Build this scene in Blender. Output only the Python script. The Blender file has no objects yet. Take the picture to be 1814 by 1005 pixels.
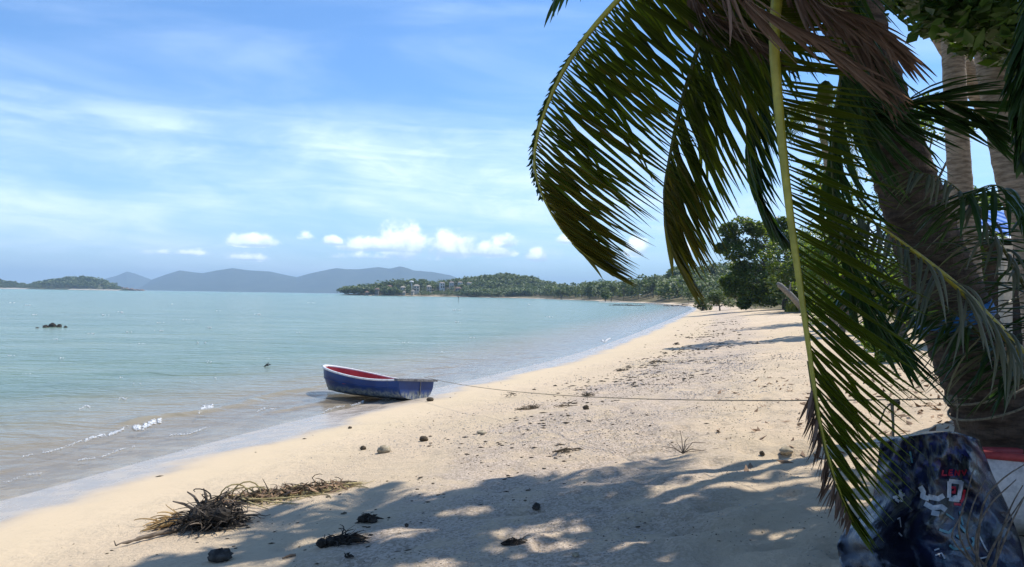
import bpy, math, random
import numpy as np
from mathutils import Vector, Matrix

random.seed(11); RNG = np.random.default_rng(11)
S = bpy.context.scene
COL = S.collection
R = math.radians

# ------------------------------------------------------------------ camera
W0, H0, F0 = 1814.0, 1005.0, 1397.0
EYE = 2.3                                   # lens height above the sea
PITCH, ROLL = math.atan(21.5 / F0), R(0.89)
fwd = Vector((0, math.cos(PITCH), math.sin(PITCH)))
rt0 = Vector((1, 0, 0)); up0 = rt0.cross(fwd)
rt = rt0 * math.cos(ROLL) + up0 * math.sin(ROLL)
up = up0 * math.cos(ROLL) - rt0 * math.sin(ROLL)
CAMP = Vector((0, 0, EYE))
cd = bpy.data.cameras.new('camera'); cam = bpy.data.objects.new('camera', cd); COL.objects.link(cam)
cd.sensor_width = 36; cd.lens = 36 * F0 / W0; cd.clip_start = 0.05; cd.clip_end = 60000
m = Matrix((rt, up, -fwd)).transposed().to_4x4(); m.translation = CAMP; cam.matrix_world = m
S.camera = cam

# ------------------------------------------------------------------ sky, sun, exposure
SUN_AZ, SUN_EL = R(55), R(58)               # azimuth from +Y towards +X
to_sun = Vector((math.sin(SUN_AZ) * math.cos(SUN_EL), math.cos(SUN_AZ) * math.cos(SUN_EL), math.sin(SUN_EL)))
sl = bpy.data.lights.new('sun', 'SUN'); sl.energy = 3.9; sl.angle = R(0.53); sl.color = (1.0, 0.95, 0.87)
sun = bpy.data.objects.new('sun', sl); COL.objects.link(sun); sun.location = (20, 15, 40)
sun.rotation_euler = (-to_sun).to_track_quat('-Z', 'Y').to_euler()
S.view_settings.view_transform = 'Standard'; S.view_settings.look = 'None'
S.view_settings.gamma = 1.0; S.view_settings.exposure = 0.60
S.cycles.use_denoising = True
S.cycles.max_bounces = 8; S.cycles.transparent_max_bounces = 12
S.cycles.sample_clamp_indirect = 6.0

class NT:
    """small node helper"""
    def __init__(self, nt): self.nt = nt; self.n = nt.nodes; self.l = nt.links
    def new(self, t, **kw):
        n = self.n.new(t)
        for k, v in kw.items(): setattr(n, k, v)
        return n
    def put(self, sock, v):
        if v is None: return
        if isinstance(v, bpy.types.NodeSocket): self.l.new(v, sock)
        else: sock.default_value = v
    def math(self, op, a, b=None, c=None, clamp=False):
        n = self.new('ShaderNodeMath', operation=op); n.use_clamp = clamp
        self.put(n.inputs[0], a); self.put(n.inputs[1], b); self.put(n.inputs[2], c)
        return n.outputs[0]
    def mapr(self, v, a, b, c=0.0, d=1.0, smooth=True):
        n = self.new('ShaderNodeMapRange'); n.interpolation_type = 'SMOOTHSTEP' if smooth else 'LINEAR'
        for i, x in enumerate((v, a, b, c, d)): self.put(n.inputs[i], x)
        return n.outputs[0]
    def mix(self, f, a, b, blend='MIX'):
        n = self.new('ShaderNodeMix', data_type='RGBA', blend_type=blend)
        self.put(n.inputs[0], f)
        for i, x in ((6, a), (7, b)):
            if isinstance(x, (tuple, list)) and len(x) == 3: x = (*x, 1)
            self.put(n.inputs[i], x)
        return n.outputs[2]
    def noise(self, vec, scale, detail=4, rough=0.55, dist=0.0, out=0):
        n = self.new('ShaderNodeTexNoise')
        self.put(n.inputs['Vector'], vec); n.inputs['Scale'].default_value = scale
        n.inputs['Detail'].default_value = detail; n.inputs['Roughness'].default_value = rough
        n.inputs['Distortion'].default_value = dist
        return n.outputs[out]
    def comb(self, x, y, z):
        n = self.new('ShaderNodeCombineXYZ')
        for i, v in enumerate((x, y, z)): self.put(n.inputs[i], v)
        return n.outputs[0]
    def sep(self, v):
        n = self.new('ShaderNodeSeparateXYZ'); self.put(n.inputs[0], v); return n.outputs
    def scale(self, v, s):
        n = self.new('ShaderNodeVectorMath', operation='MULTIPLY'); self.put(n.inputs[0], v); n.inputs[1].default_value = s
        return n.outputs[0]
    def bump(self, h, strength, dist, normal=None):
        n = self.new('ShaderNodeBump'); n.inputs['Strength'].default_value = strength
        n.inputs['Distance'].default_value = dist; self.put(n.inputs['Height'], h)
        if normal: self.put(n.inputs['Normal'], normal)
        return n.outputs[0]

def build_world():
    w = bpy.data.worlds.new('World'); S.world = w; w.use_nodes = True
    t = NT(w.node_tree); t.n.clear()
    sky = t.new('ShaderNodeTexSky', sky_type='NISHITA'); sky.sun_disc = False
    sky.sun_elevation = SUN_EL; sky.sun_rotation = SUN_AZ
    sky.air_density = 1.0; sky.dust_density = 0.25; sky.ozone_density = 3.0
    d = t.new('ShaderNodeTexCoord').outputs['Generated']
    x, y, z = t.sep(d)
    az = t.math('ARCTAN2', x, y); el = t.math('ARCSINE', t.math('MAXIMUM', z, -0.2))
    base = t.mix(1.0, sky.outputs[0], (0.60, 0.85, 1.10), 'MULTIPLY')
    # thin veil of stretched high cloud, all round the sky
    v1 = t.comb(t.math('MULTIPLY', az, 2.2), t.math('MULTIPLY', el, 11.0), 0.0)
    n1 = t.noise(v1, 1.0, 7, 0.52, 0.6)
    v2 = t.comb(t.math('MULTIPLY', az, 4.0), t.math('MULTIPLY', t.math('ADD', el, t.math('MULTIPLY', az, 0.04)), 42.0), 3.3)
    n2 = t.noise(v2, 1.0, 6, 0.6, 0.5)
    top = t.math('ADD', el, t.math('MULTIPLY', t.math('SUBTRACT', n1, 0.5), 0.16))
    band = t.mapr(top, 0.245, 0.185)
    veil = t.math('MULTIPLY', band, t.math('ADD', 0.30, t.math('MULTIPLY', t.mapr(n1, 0.38, 0.62), 0.55)))
    veil = t.math('MULTIPLY', veil, t.mapr(n2, 0.30, 0.60, 0.58, 1.0))
    n5 = t.noise(t.comb(t.math('MULTIPLY', az, 10.0), t.math('MULTIPLY', el, 34.0), 7.1), 1.0, 9, 0.62, 0.9)
    veil = t.math('MULTIPLY', veil, t.mapr(n5, 0.32, 0.66, 0.66, 1.12))
    low = t.mapr(el, 0.015, 0.11, 0.72, 1.0)
    veil = t.math('MULTIPLY', veil, low)
    wisp = t.math('MULTIPLY', t.mapr(n1, 0.42, 0.75), 0.26)
    veil = t.math('MAXIMUM', veil, wisp)
    # low cumulus on the horizon: (azimuth, base elevation, half width, height) in radians
    def ang(px, py): return math.atan((px - 907) / F0), (524 + (px - 907) * 0.0155 - py) / F0
    fld = None
    vp = t.comb(t.math('MULTIPLY', az, 1.0), t.math('MULTIPLY', el, 1.0), 1.7)
    nz = t.math('SUBTRACT', t.noise(vp, 46.0, 6, 0.56, 0.25), 0.5)
    nzb = t.math('SUBTRACT', t.noise(vp, 16.0, 3, 0.5), 0.5)
    puffs = [(448, 436, 44, 16), (542, 425, 15, 9), (590, 433, 22, 12), (645, 440, 55, 20), (712, 444, 48, 42), (797, 446, 50, 36),
             (868, 449, 42, 20), (893, 432, 22, 20), (950, 458, 20, 17), (1130, 446, 22, 26), (1004, 428, 22, 13), (1215, 445, 20, 13),
             (440, 462, 40, 8), (690, 458, 90, 10), (310, 455, 50, 8), (1500, 440, 60, 34), (1700, 440, 80, 40), (1950, 440, 90, 46),
             (-160, 445, 70, 22), (-420, 440, 90, 30), (-800, 440, 120, 40), (2400, 440, 120, 36)]
    hgt = None
    for px, py, rx, ry in puffs:
        a, e = ang(px, py)
        u = t.math('MULTIPLY', t.math('SUBTRACT', az, a), F0 / (rx * 1.15))
        q = t.math('SUBTRACT', el, e)
        vup = t.math('MULTIPLY', t.math('MAXIMUM', q, 0.0), F0 / (ry * 1.2))
        vdn = t.math('MULTIPLY', t.math('MINIMUM', q, 0.0), F0 / (0.42 * ry))
        v = t.math('ADD', vup, vdn)
        f = t.math('SUBTRACT', 1.0, t.math('ADD', t.math('MULTIPLY', u, u), t.math('MULTIPLY', v, v)))
        h = t.math('MULTIPLY', t.math('MAXIMUM', f, 0.0), v)
        f = t.math('MULTIPLY', f, 1.0 if ry > 11 else 0.5)
        fld = f if fld is None else t.math('MAXIMUM', fld, f)
        hgt = h if hgt is None else t.math('ADD', hgt, h)
    fld = t.math('ADD', t.math('MAXIMUM', fld, -1.0), t.math('ADD', t.math('MULTIPLY', nz, 2.4), t.math('MULTIPLY', nzb, 1.0)))
    cum = t.mapr(fld, -0.12, 0.62, 0.0, 0.88)
    shade = t.mapr(t.math('ADD', hgt, t.math('MULTIPLY', nz, 1.6)), -0.35, 0.5)
    ccol = t.mix(shade, (4.8, 6.1, 7.7), (11.2, 11.7, 12.0))
    c = t.mix(t.math('MULTIPLY', veil, 0.95), base, (6.9, 8.2, 9.8))
    c = t.mix(cum, c, ccol)
    bg = t.new('ShaderNodeBackground'); t.put(bg.inputs[0], c); bg.inputs[1].default_value = 0.115
    o = t.new('ShaderNodeOutputWorld'); t.l.new(bg.outputs[0], o.inputs[0])
build_world()

# ------------------------------------------------------------------ helpers
def P(px, py, depth):
    """world point seen at a photograph pixel, depth metres ahead of the lens"""
    return CAMP + fwd * depth + rt * ((px - W0 / 2) / F0 * depth) - up * ((py - H0 / 2) / F0 * depth)

def hash2(ix, iy, seed):
    h = (ix.astype(np.int64) * 374761393 + iy.astype(np.int64) * 668265263 + seed * 974634777) & 0x7fffffff
    h = ((h ^ (h >> 13)) * 1274126177) & 0x7fffffff
    return ((h ^ (h >> 16)) & 0xffff) / 65535.0
def vnoise(x, y, seed=0):
    ix = np.floor(x); iy = np.floor(y); fx = x - ix; fy = y - iy
    fx = fx * fx * (3 - 2 * fx); fy = fy * fy * (3 - 2 * fy)
    a = hash2(ix, iy, seed); b = hash2(ix + 1, iy, seed); c = hash2(ix, iy + 1, seed); d = hash2(ix + 1, iy + 1, seed)
    return (a * (1 - fx) + b * fx) * (1 - fy) + (c * (1 - fx) + d * fx) * fy - 0.5
def fbm(x, y, seed=0, o=4):
    r = 0; k = 1.0
    for i in range(o): r = r + vnoise(x * 2 ** i, y * 2 ** i, seed + i) * k; k *= 0.5
    return r

def mesh_np(name, V, Fc, smooth=False):
    V = np.asarray(V, np.float32).reshape(-1, 3); Fc = np.asarray(Fc, np.int32)
    me = bpy.data.meshes.new(name); k = Fc.shape[1]
    me.vertices.add(len(V)); me.vertices.foreach_set('co', V.ravel())
    me.loops.add(Fc.size); me.loops.foreach_set('vertex_index', Fc.ravel())
    me.polygons.add(len(Fc)); me.polygons.foreach_set('loop_start', np.arange(0, Fc.size, k, dtype=np.int32))
    try: me.polygons.foreach_set('loop_total', np.full(len(Fc), k, np.int32))
    except Exception: pass
    if smooth: me.polygons.foreach_set('use_smooth', np.ones(len(Fc), bool))
    me.update(calc_edges=True); me.validate()
    return me
def ob(name, me, mat=None, parent=None):
    o = bpy.data.objects.new(name, me); COL.objects.link(o)
    if mat is not None and me is not None and not me.materials: me.materials.append(mat)
    if parent is not None: o.parent = parent
    return o
def tag(o, label, cat, group=None, kind=None):
    o['label'] = label; o['category'] = cat
    if group: o['group'] = group
    if kind: o['kind'] = kind
    return o
def empty(name, label, cat, loc=(0, 0, 0), group=None):
    o = bpy.data.objects.new(name, None); COL.objects.link(o); o.location = loc; o.empty_display_size = 0.2
    return tag(o, label, cat, group)

class MB:
    """collects polygons for one mesh"""
    def __init__(self): self.v = []; self.f = []
    def add(self, vs, fs):
        b = len(self.v); self.v += [tuple(p) for p in vs]; self.f += [tuple(i + b for i in f) for f in fs]
    def box(self, c, s, rz=0.0, tilt=None):
        cx, cy, cz = c; hx, hy, hz = s[0] / 2, s[1] / 2, s[2] / 2
        M = Matrix.Rotation(rz, 3, 'Z')
        if tilt is not None: M = M @ tilt
        vs = [Vector(c) + M @ Vector((sx * hx, sy * hy, sz * hz)) for sx in (-1, 1) for sy in (-1, 1) for sz in (-1, 1)]
        self.add(vs, [(0, 1, 3, 2), (4, 6, 7, 5), (0, 4, 5, 1), (2, 3, 7, 6), (0, 2, 6, 4), (1, 5, 7, 3)])
    def tube(self, pts, rad, n=6, cap=True):
        pts = [Vector(p) for p in pts]; k = len(pts); vs = []; fs = []
        u = None
        for i, p in enumerate(pts):
            t = (pts[min(i + 1, k - 1)] - pts[max(i - 1, 0)])
            if t.length < 1e-9: t = Vector((0, 0, 1))
            t.normalize()
            if u is None:
                a = Vector((0, 0, 1)) if abs(t.z) < 0.9 else Vector((1, 0, 0)); u = a.cross(t).normalized()
            else:
                u = u - t * u.dot(t)
                u = u.normalized() if u.length > 1e-6 else Vector((1, 0, 0)).cross(t).normalized()
            w = t.cross(u); r = rad(i / (k - 1)) if callable(rad) else (rad[i] if isinstance(rad, (list, tuple)) else rad)
            for j in range(n):
                a = 2 * math.pi * j / n; vs.append(p + u * (r * math.cos(a)) + w * (r * math.sin(a)))
        for i in range(k - 1):
            for j in range(n):
                fs.append((i * n + j, i * n + (j + 1) % n, (i + 1) * n + (j + 1) % n, (i + 1) * n + j))
        if cap: fs += [tuple(range(n))[::-1], tuple(range((k - 1) * n, k * n))]
        self.add(vs, fs)
    def build(self, name, mat=None, parent=None, smooth=False):
        me = bpy.data.meshes.new(name); me.from_pydata(self.v, [], self.f); me.update()
        if smooth: me.polygons.foreach_set('use_smooth', np.ones(len(me.polygons), bool))
        return ob(name, me, mat, parent)

def spline(pts, n):
    """Catmull-Rom through points, n samples evenly by parameter length"""
    pts = [Vector(p) for p in pts]
    q = [pts[0] * 2 - pts[1]] + pts + [pts[-1] * 2 - pts[-2]]
    out = []
    L = [0.0]
    for a, b in zip(pts, pts[1:]): L.append(L[-1] + (b - a).length)
    for i in range(n):
        s = L[-1] * i / (n - 1); k = 0
        while k < len(pts) - 2 and s > L[k + 1]: k += 1
        t = (s - L[k]) / max(L[k + 1] - L[k], 1e-9)
        a, b, c, d = q[k], q[k + 1], q[k + 2], q[k + 3]
        out.append(0.5 * ((2 * b) + (c - a) * t + (2 * a - 5 * b + 4 * c - d) * t * t + (3 * b - a - 3 * c + d) * t ** 3))
    return out

# ------------------------------------------------------------------ materials
def material(name, fn):
    m = bpy.data.materials.new(name); m.use_nodes = True
    t = NT(m.node_tree); t.n.clear(); out = t.new('ShaderNodeOutputMaterial')
    fn(t, out); return m
def principled(t, out, col, rough=0.8, normal=None, spec=0.3, metal=0.0):
    b = t.new('ShaderNodeBsdfPrincipled')
    if isinstance(col, (tuple, list)) and len(col) == 3: col = (*col, 1)
    t.put(b.inputs['Base Color'], col); t.put(b.inputs['Roughness'], rough)
    t.put(b.inputs['Specular IOR Level'], spec); t.put(b.inputs['Metallic'], metal)
    if normal: t.put(b.inputs['Normal'], normal)
    t.l.new(b.outputs[0], out.inputs[0]); return b
def simple(name, a, b, scale=6.0, rough=0.8, bump=0.3, bdist=0.01, spec=0.3, stretch=(1, 1, 1), lo=0.35, hi=0.65):
    def fn(t, out):
        v = t.scale(t.new('ShaderNodeTexCoord').outputs['Object'], stretch)
        n = t.noise(v, scale, 6, 0.6)
        n2 = t.noise(v, scale * 5, 4, 0.6)
        c = t.mix(t.mapr(n, lo, hi), a, b)
        c = t.mix(t.mapr(n2, 0.35, 0.7, 0.0, 0.35), c, tuple(x * 0.6 for x in a))
        principled(t, out, c, rough, t.bump(t.math('ADD', n, t.math('MULTIPLY', n2, 0.5)), bump, bdist), spec)
    return material(name, fn)
def leaf_mat(name, a, b, trans=0.35, tcol=None, rough=0.45, scale=2.0, spec=0.4):
    def fn(t, out):
        v = t.new('ShaderNodeTexCoord').outputs['Object']
        geo = t.new('ShaderNodeNewGeometry').outputs['Random Per Island']
        n = t.noise(v, scale, 4, 0.6)
        f = t.math('ADD', t.math('MULTIPLY', n, 0.6), t.math('MULTIPLY', geo, 0.5), clamp=True)
        c = t.mix(t.mapr(f, 0.2, 0.85), a, b)
        bs = t.new('ShaderNodeBsdfPrincipled'); t.put(bs.inputs['Base Color'], c)
        bs.inputs['Roughness'].default_value = rough; bs.inputs['Specular IOR Level'].default_value = spec
        tr = t.new('ShaderNodeBsdfTranslucent'); t.put(tr.inputs[0], t.mix(1.0, c, tcol or (1.6, 1.7, 0.5), 'MULTIPLY'))
        mx = t.new('ShaderNodeMixShader'); mx.inputs[0].default_value = trans
        t.l.new(bs.outputs[0], mx.inputs[1]); t.l.new(tr.outputs[0], mx.inputs[2]); t.l.new(mx.outputs[0], out.inputs[0])
    return material(name, fn)

def m_sand(t, out):
    g = t.new('ShaderNodeNewGeometry'); pos = g.outputs['Position']
    sd = t.new('ShaderNodeAttribute', attribute_name='sd').outputs['Fac']
    hill = t.new('ShaderNodeAttribute', attribute_name='wood').outputs['Fac']
    n1 = t.noise(pos, 0.35, 4); n2 = t.noise(pos, 2.6, 5, 0.6); n3 = t.noise(pos, 19.0, 5, 0.65); n4 = t.noise(pos, 160.0, 3, 0.7)
    dry = t.mix(t.mapr(n1, 0.35, 0.65), (0.58, 0.460, 0.310), (0.62, 0.485, 0.338))
    dry = t.mix(t.mapr(n2, 0.42, 0.72, 0, 0.45), dry, (0.50, 0.405, 0.29))
    dry = t.mix(t.mapr(n3, 0.5, 0.78, 0, 0.5), dry, (0.40, 0.33, 0.25))
    dry = t.mix(t.mapr(n4, 0.60, 0.74, 0, 0.6), dry, (0.22, 0.19, 0.165))
    # pale shell grit in bands along the strand line
    sdn = t.math('ADD', sd, t.math('MULTIPLY', t.math('SUBTRACT', n1, 0.5), 3.2))
    gb = t.math('MULTIPLY', t.mapr(sdn, 4.1, 4.9), t.mapr(sdn, 7.8, 6.6))
    vo = t.new('ShaderNodeTexVoronoi'); t.put(vo.inputs['Vector'], pos); vo.inputs['Scale'].default_value = 55
    vc = t.sep(vo.outputs['Color'])[0]
    grit = t.mix(t.mapr(vc, 0.2, 0.8), (0.30, 0.24, 0.195), (0.63, 0.525, 0.44))
    gm = t.math('MULTIPLY', gb, t.mapr(n2, 0.34, 0.54, 0.14, 0.60))
    dry = t.mix(gm, dry, grit)
    damp = t.mapr(t.math('ADD', sd, t.math('MULTIPLY', t.math('SUBTRACT', n2, 0.5), 0.9)), 3.4, 1.6)
    wet = t.mapr(t.math('ADD', sd, t.math('MULTIPLY', t.math('SUBTRACT', n1, 0.5), 2.2)), 1.5, 0.7)
    c = t.mix(t.math('MULTIPLY', damp, 0.55), dry, (0.54, 0.435, 0.285))
    c = t.mix(wet, c, t.mix(t.mapr(n2, .35, .65), (0.45, 0.385, 0.305), (0.36, 0.305, 0.245)))
    # underwater and wooded ground
    c = t.mix(t.mapr(sd, -1.0, -9.0, 0, 0.5), c, (0.24, 0.26, 0.22))
    soil = t.mix(t.mapr(n2, 0.35, 0.65), (0.10, 0.095, 0.045), (0.18, 0.145, 0.085))
    c = t.mix(hill, c, soil)
    rough = t.mapr(wet, 0.0, 1.0, 0.92, t.mapr(n2, .35, .65, .34, .2))
    bs = t.math('MULTIPLY', t.math('SUBTRACT', 1.0, damp), 1.0)
    h = t.math('ADD', t.math('MULTIPLY', n3, 0.9), t.math('ADD', t.math('MULTIPLY', n2, 1.6), t.math('MULTIPLY', n4, 0.30)))
    h = t.math('ADD', h, t.math('MULTIPLY', t.math('MULTIPLY', vc, gm), 0.5))
    h = t.math('MULTIPLY', h, t.math('ADD', 0.06, t.math('MULTIPLY', bs, 0.94)))
    principled(t, out, c, rough, t.bump(h, 0.75, 0.05), t.mapr(wet, 0, 1, 0.12, 0.34))
M_SAND = material('beach_sand', m_sand)

def m_water(t, out):
    g = t.new('ShaderNodeNewGeometry'); pos = g.outputs['Position']
    dep = t.new('ShaderNodeAttribute', attribute_name='depth').outputs['Fac']
    big = t.noise(t.scale(pos, (0.5, 1, 1)), 0.03, 4, 0.6)
    mid = t.noise(t.scale(pos, (0.35, 1, 1)), 0.25, 4, 0.6)
    c = t.mix(t.mapr(big, 0.35, 0.65), (0.132, 0.196, 0.138), (0.165, 0.236, 0.166))
    c = t.mix(t.mapr(mid, 0.42, 0.66, 0, 0.6), c, (0.225, 0.285, 0.215))
    silt = t.mapr(dep, 0.06, 0.62)
    c = t.mix(silt, (0.42, 0.365, 0.275), c)
    far = t.mapr(t.sep(pos)[1], 60.0, 900.0)
    c = t.mix(t.math('MULTIPLY', far, 0.55), c, (0.105, 0.228, 0.128))
    w1 = t.noise(t.scale(pos, (0.45, 1.0, 1)), 1.1, 3, 0.5, 0.8)
    w2 = t.noise(t.scale(pos, (0.6, 1.0, 1)), 3.6, 4, 0.55, 0.6)
    w3 = t.noise(t.scale(pos, (0.4, 1.0, 1)), 0.22, 2, 0.5, 0.4)
    h = t.math('ADD', t.math('MULTIPLY', w1, 1.0), t.math('ADD', t.math('MULTIPLY', w2, 0.36), t.math('MULTIPLY', w3, 2.0)))
    calm = t.mapr(dep, 0.0, 0.35, 0.12, 1.0)
    nm = t.bump(t.math('MULTIPLY', h, calm), 0.95, 0.24)
    b = t.new('ShaderNodeBsdfPrincipled'); t.put(b.inputs['Base Color'], c)
    b.inputs['Roughness'].default_value = 0.16; b.inputs['IOR'].default_value = 1.33; b.inputs['Specular IOR Level'].default_value = 0.18; t.put(b.inputs['Normal'], nm)
    gl = t.new('ShaderNodeBsdfGlossy'); gl.inputs['Roughness'].default_value = 0.16; t.put(gl.inputs['Normal'], nm)
    tr = t.new('ShaderNodeBsdfTransparent'); tr.inputs[0].default_value = (0.93, 0.95, 0.93, 1)
    fr = t.new('ShaderNodeFresnel'); fr.inputs['IOR'].default_value = 1.25; t.put(fr.inputs['Normal'], nm)
    thin = t.new('ShaderNodeMixShader'); t.put(thin.inputs[0], fr.outputs[0]); t.l.new(tr.outputs[0], thin.inputs[1]); t.l.new(gl.outputs[0], thin.inputs[2])
    a = t.math('SUBTRACT', 1.0, t.math('POWER', 2.718, t.math('MULTIPLY', dep, -4.2)), clamp=True)
    mx = t.new('ShaderNodeMixShader'); t.put(mx.inputs[0], a); t.l.new(thin.outputs[0], mx.inputs[1]); t.l.new(b.outputs[0], mx.inputs[2])
    t.l.new(mx.outputs[0], out.inputs[0])
M_WATER = material('shallow_sea', m_water)

M_FOAM = simple('foam', (0.80, 0.81, 0.80), (0.88, 0.88, 0.87), 30, 0.7, 0.2)
M_STONE = simple('beach_stone', (0.30, 0.25, 0.17), (0.48, 0.41, 0.29), 14, 0.85, 0.6)
M_DSTONE = simple('dark_stone', (0.030, 0.027, 0.024), (0.09, 0.08, 0.068), 18, 0.85, 0.8)
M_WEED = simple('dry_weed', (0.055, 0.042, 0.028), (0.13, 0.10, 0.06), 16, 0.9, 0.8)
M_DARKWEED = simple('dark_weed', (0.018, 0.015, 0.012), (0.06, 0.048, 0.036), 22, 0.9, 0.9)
M_STRAW = simple('straw', (0.34, 0.27, 0.12), (0.46, 0.38, 0.19), 12, 0.8, 0.4)
M_HUSK = simple('husk_fibre', (0.30, 0.185, 0.075), (0.50, 0.34, 0.15), 14, 0.85, 0.5)
M_DRIFT = simple('driftwood', (0.10, 0.075, 0.055), (0.24, 0.19, 0.14), 12, 0.85, 0.7, stretch=(1, 1, 3))
M_GRIT = simple('shell_grit', (0.24, 0.215, 0.205), (0.66, 0.60, 0.55), 8, 0.8, 0.3, lo=0.4, hi=0.6)
M_ROPE = simple('rope_fibre', (0.20, 0.165, 0.11), (0.34, 0.29, 0.20), 60, 0.9, 0.6)
M_BLUEROPE = simple('blue_strap', (0.02, 0.12, 0.34), (0.04, 0.20, 0.48), 30, 0.5, 0.3)
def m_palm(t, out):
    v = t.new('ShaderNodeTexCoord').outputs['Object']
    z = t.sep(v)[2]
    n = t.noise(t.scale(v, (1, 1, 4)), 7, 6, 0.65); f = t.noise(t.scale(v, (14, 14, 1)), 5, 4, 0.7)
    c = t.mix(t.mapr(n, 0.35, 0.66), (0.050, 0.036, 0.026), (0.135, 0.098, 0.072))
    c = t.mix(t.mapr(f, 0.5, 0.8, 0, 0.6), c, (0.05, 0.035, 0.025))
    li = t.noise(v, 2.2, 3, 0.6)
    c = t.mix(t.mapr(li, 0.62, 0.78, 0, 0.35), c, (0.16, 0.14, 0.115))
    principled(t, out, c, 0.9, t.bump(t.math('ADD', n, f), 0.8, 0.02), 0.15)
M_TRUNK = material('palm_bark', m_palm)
def m_palm2(t, out):
    v = t.new('ShaderNodeTexCoord').outputs['Object']
    n = t.noise(t.scale(v, (1, 1, 5)), 7, 6, 0.65)
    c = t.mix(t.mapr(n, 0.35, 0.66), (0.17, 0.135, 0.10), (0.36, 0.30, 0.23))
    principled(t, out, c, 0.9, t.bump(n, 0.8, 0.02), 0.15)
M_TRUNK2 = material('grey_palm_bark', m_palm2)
M_BARK = simple('tree_bark', (0.09, 0.07, 0.05), (0.22, 0.18, 0.14), 9, 0.9, 0.8)
M_LEAF = leaf_mat('palm_leaflet', (0.034, 0.060, 0.011), (0.108, 0.132, 0.024), 0.52, (2.0, 1.9, 0.40), 0.34)
M_LEAF_Y = leaf_mat('yellowing_leaflet', (0.085, 0.100, 0.016), (0.20, 0.17, 0.030), 0.40, (1.7, 1.5, 0.35), 0.42)
M_LEAF_D = leaf_mat('deep_green_leaflet', (0.018, 0.045, 0.015), (0.048, 0.084, 0.028), 0.36, (1.4, 1.8, 0.5), 0.36)
M_LEAF_G = leaf_mat('grey_green_leaflet', (0.07, 0.085, 0.05), (0.19, 0.185, 0.12), 0.25, (1.3, 1.3, 0.7), 0.5)
M_LEAF_B = leaf_mat('dead_brown_leaflet', (0.12, 0.080, 0.060), (0.27, 0.185, 0.14), 0.32, (1.3, 1.1, 0.8), 0.7, spec=0.15)
M_RACHIS = simple('yellow_green_rachis', (0.30, 0.27, 0.030), (0.46, 0.40, 0.055), 5, 0.4, 0.1, spec=0.4)
M_RACHIS_D = simple('olive_rachis', (0.075, 0.085, 0.02), (0.15, 0.145, 0.035), 5, 0.5, 0.1)
M_RACHIS_B = simple('brown_rachis', (0.16, 0.10, 0.06), (0.30, 0.21, 0.13), 5, 0.7, 0.3)
M_BROAD = leaf_mat('broad_leaf', (0.025, 0.06, 0.016), (0.075, 0.13, 0.03), 0.34, (1.8, 1.8, 0.4), 0.4)
M_ALMOND = leaf_mat('almond_leaf', (0.040, 0.075, 0.016), (0.125, 0.165, 0.030), 0.42, (1.8, 1.8, 0.4), 0.38, scale=0.6)
M_BUSH = leaf_mat('bush_leaf', (0.055, 0.11, 0.020), (0.17, 0.24, 0.045), 0.45, (1.7, 1.7, 0.4), 0.45)
M_WOOD = leaf_mat('woodland_leaf', (0.045, 0.080, 0.026), (0.150, 0.185, 0.055), 0.22, (1.4, 1.5, 0.5), 0.6, scale=0.035)
M_GRASS = leaf_mat('grass_blade', (0.14, 0.17, 0.025), (0.30, 0.30, 0.06), 0.4, (1.4, 1.4, 0.5), 0.6)
M_LITTER = leaf_mat('leaf_litter', (0.12, 0.07, 0.04), (0.34, 0.22, 0.13), 0.1, (1, 1, 1), 0.8)

# ------------------------------------------------------------------ shoreline and terrain
SH = np.array([(-900, -3000), (-240, -600), (-70, -150), (-26, -45), (-13.5, -16), (-9.3, -4), (-7.0, 3.0), (-5.50, 8.4), (-4.05, 13.8), (-1.95, 19.0), (2.0, 29.5),
               (5.9, 43), (11.0, 62), (22, 104), (34, 150), (46, 200), (56, 270), (59, 360), (52, 460), (40, 560), (22, 680), (-6, 780), (-66, 850), (-150, 868), (-186, 878),
               (-205, 900), (-190, 950), (-60, 1050), (420, 1500), (3000, 4200), (9000, 9000)], float)
for _ in range(3):
    a = SH[:-1] * 0.75 + SH[1:] * 0.25; b = SH[:-1] * 0.25 + SH[1:] * 0.75
    SH = np.vstack([SH[:1], np.stack([a, b], 1).reshape(-1, 2), SH[-1:]])
def shore_dist(x, y):
    x = np.asarray(x, float); y = np.asarray(y, float); sh = x.shape; x = x.ravel(); y = y.ravel()
    out = np.empty(len(x)); A = SH[:-1]; D = SH[1:] - A; L2 = (D ** 2).sum(1)
    for s in range(0, len(x), 20000):
        px = x[s:s + 20000, None] - A[None, :, 0]; py = y[s:s + 20000, None] - A[None, :, 1]
        t = np.clip((px * D[:, 0] + py * D[:, 1]) / L2, 0, 1)
        qx = px - t * D[:, 0]; qy = py - t * D[:, 1]; d2 = qx * qx + qy * qy
        k = d2.argmin(1); r = np.arange(len(k))
        cr = D[k, 0] * qy[r, k] - D[k, 1] * qx[r, k]
        out[s:s + 20000] = np.sqrt(d2[r, k]) * np.where(cr < 0, 1, -1)
    return out.reshape(sh)
HILLS = [(-150, 915, 4.5, 34, 26), (-112, 930, 7.0, 45, 34), (-60, 950, 7.5, 40, 36), (-10, 930, 16.0, 48, 60), (40, 900, 8.0, 50, 60), (60, 640, 3.5, 30, 70), (92, 430, 5.5, 34, 70),
         (95, 290, 5.0, 30, 50), (150, 420, 9, 60, 120)]
XP = [-400, -60, -12, 0, 3, 6, 9, 14, 26, 60, 5000]; ZP = [-9, -3.0, -0.85, 0, 0.27, 0.62, 0.92, 1.25, 1.6, 1.9, 3.0]
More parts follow.
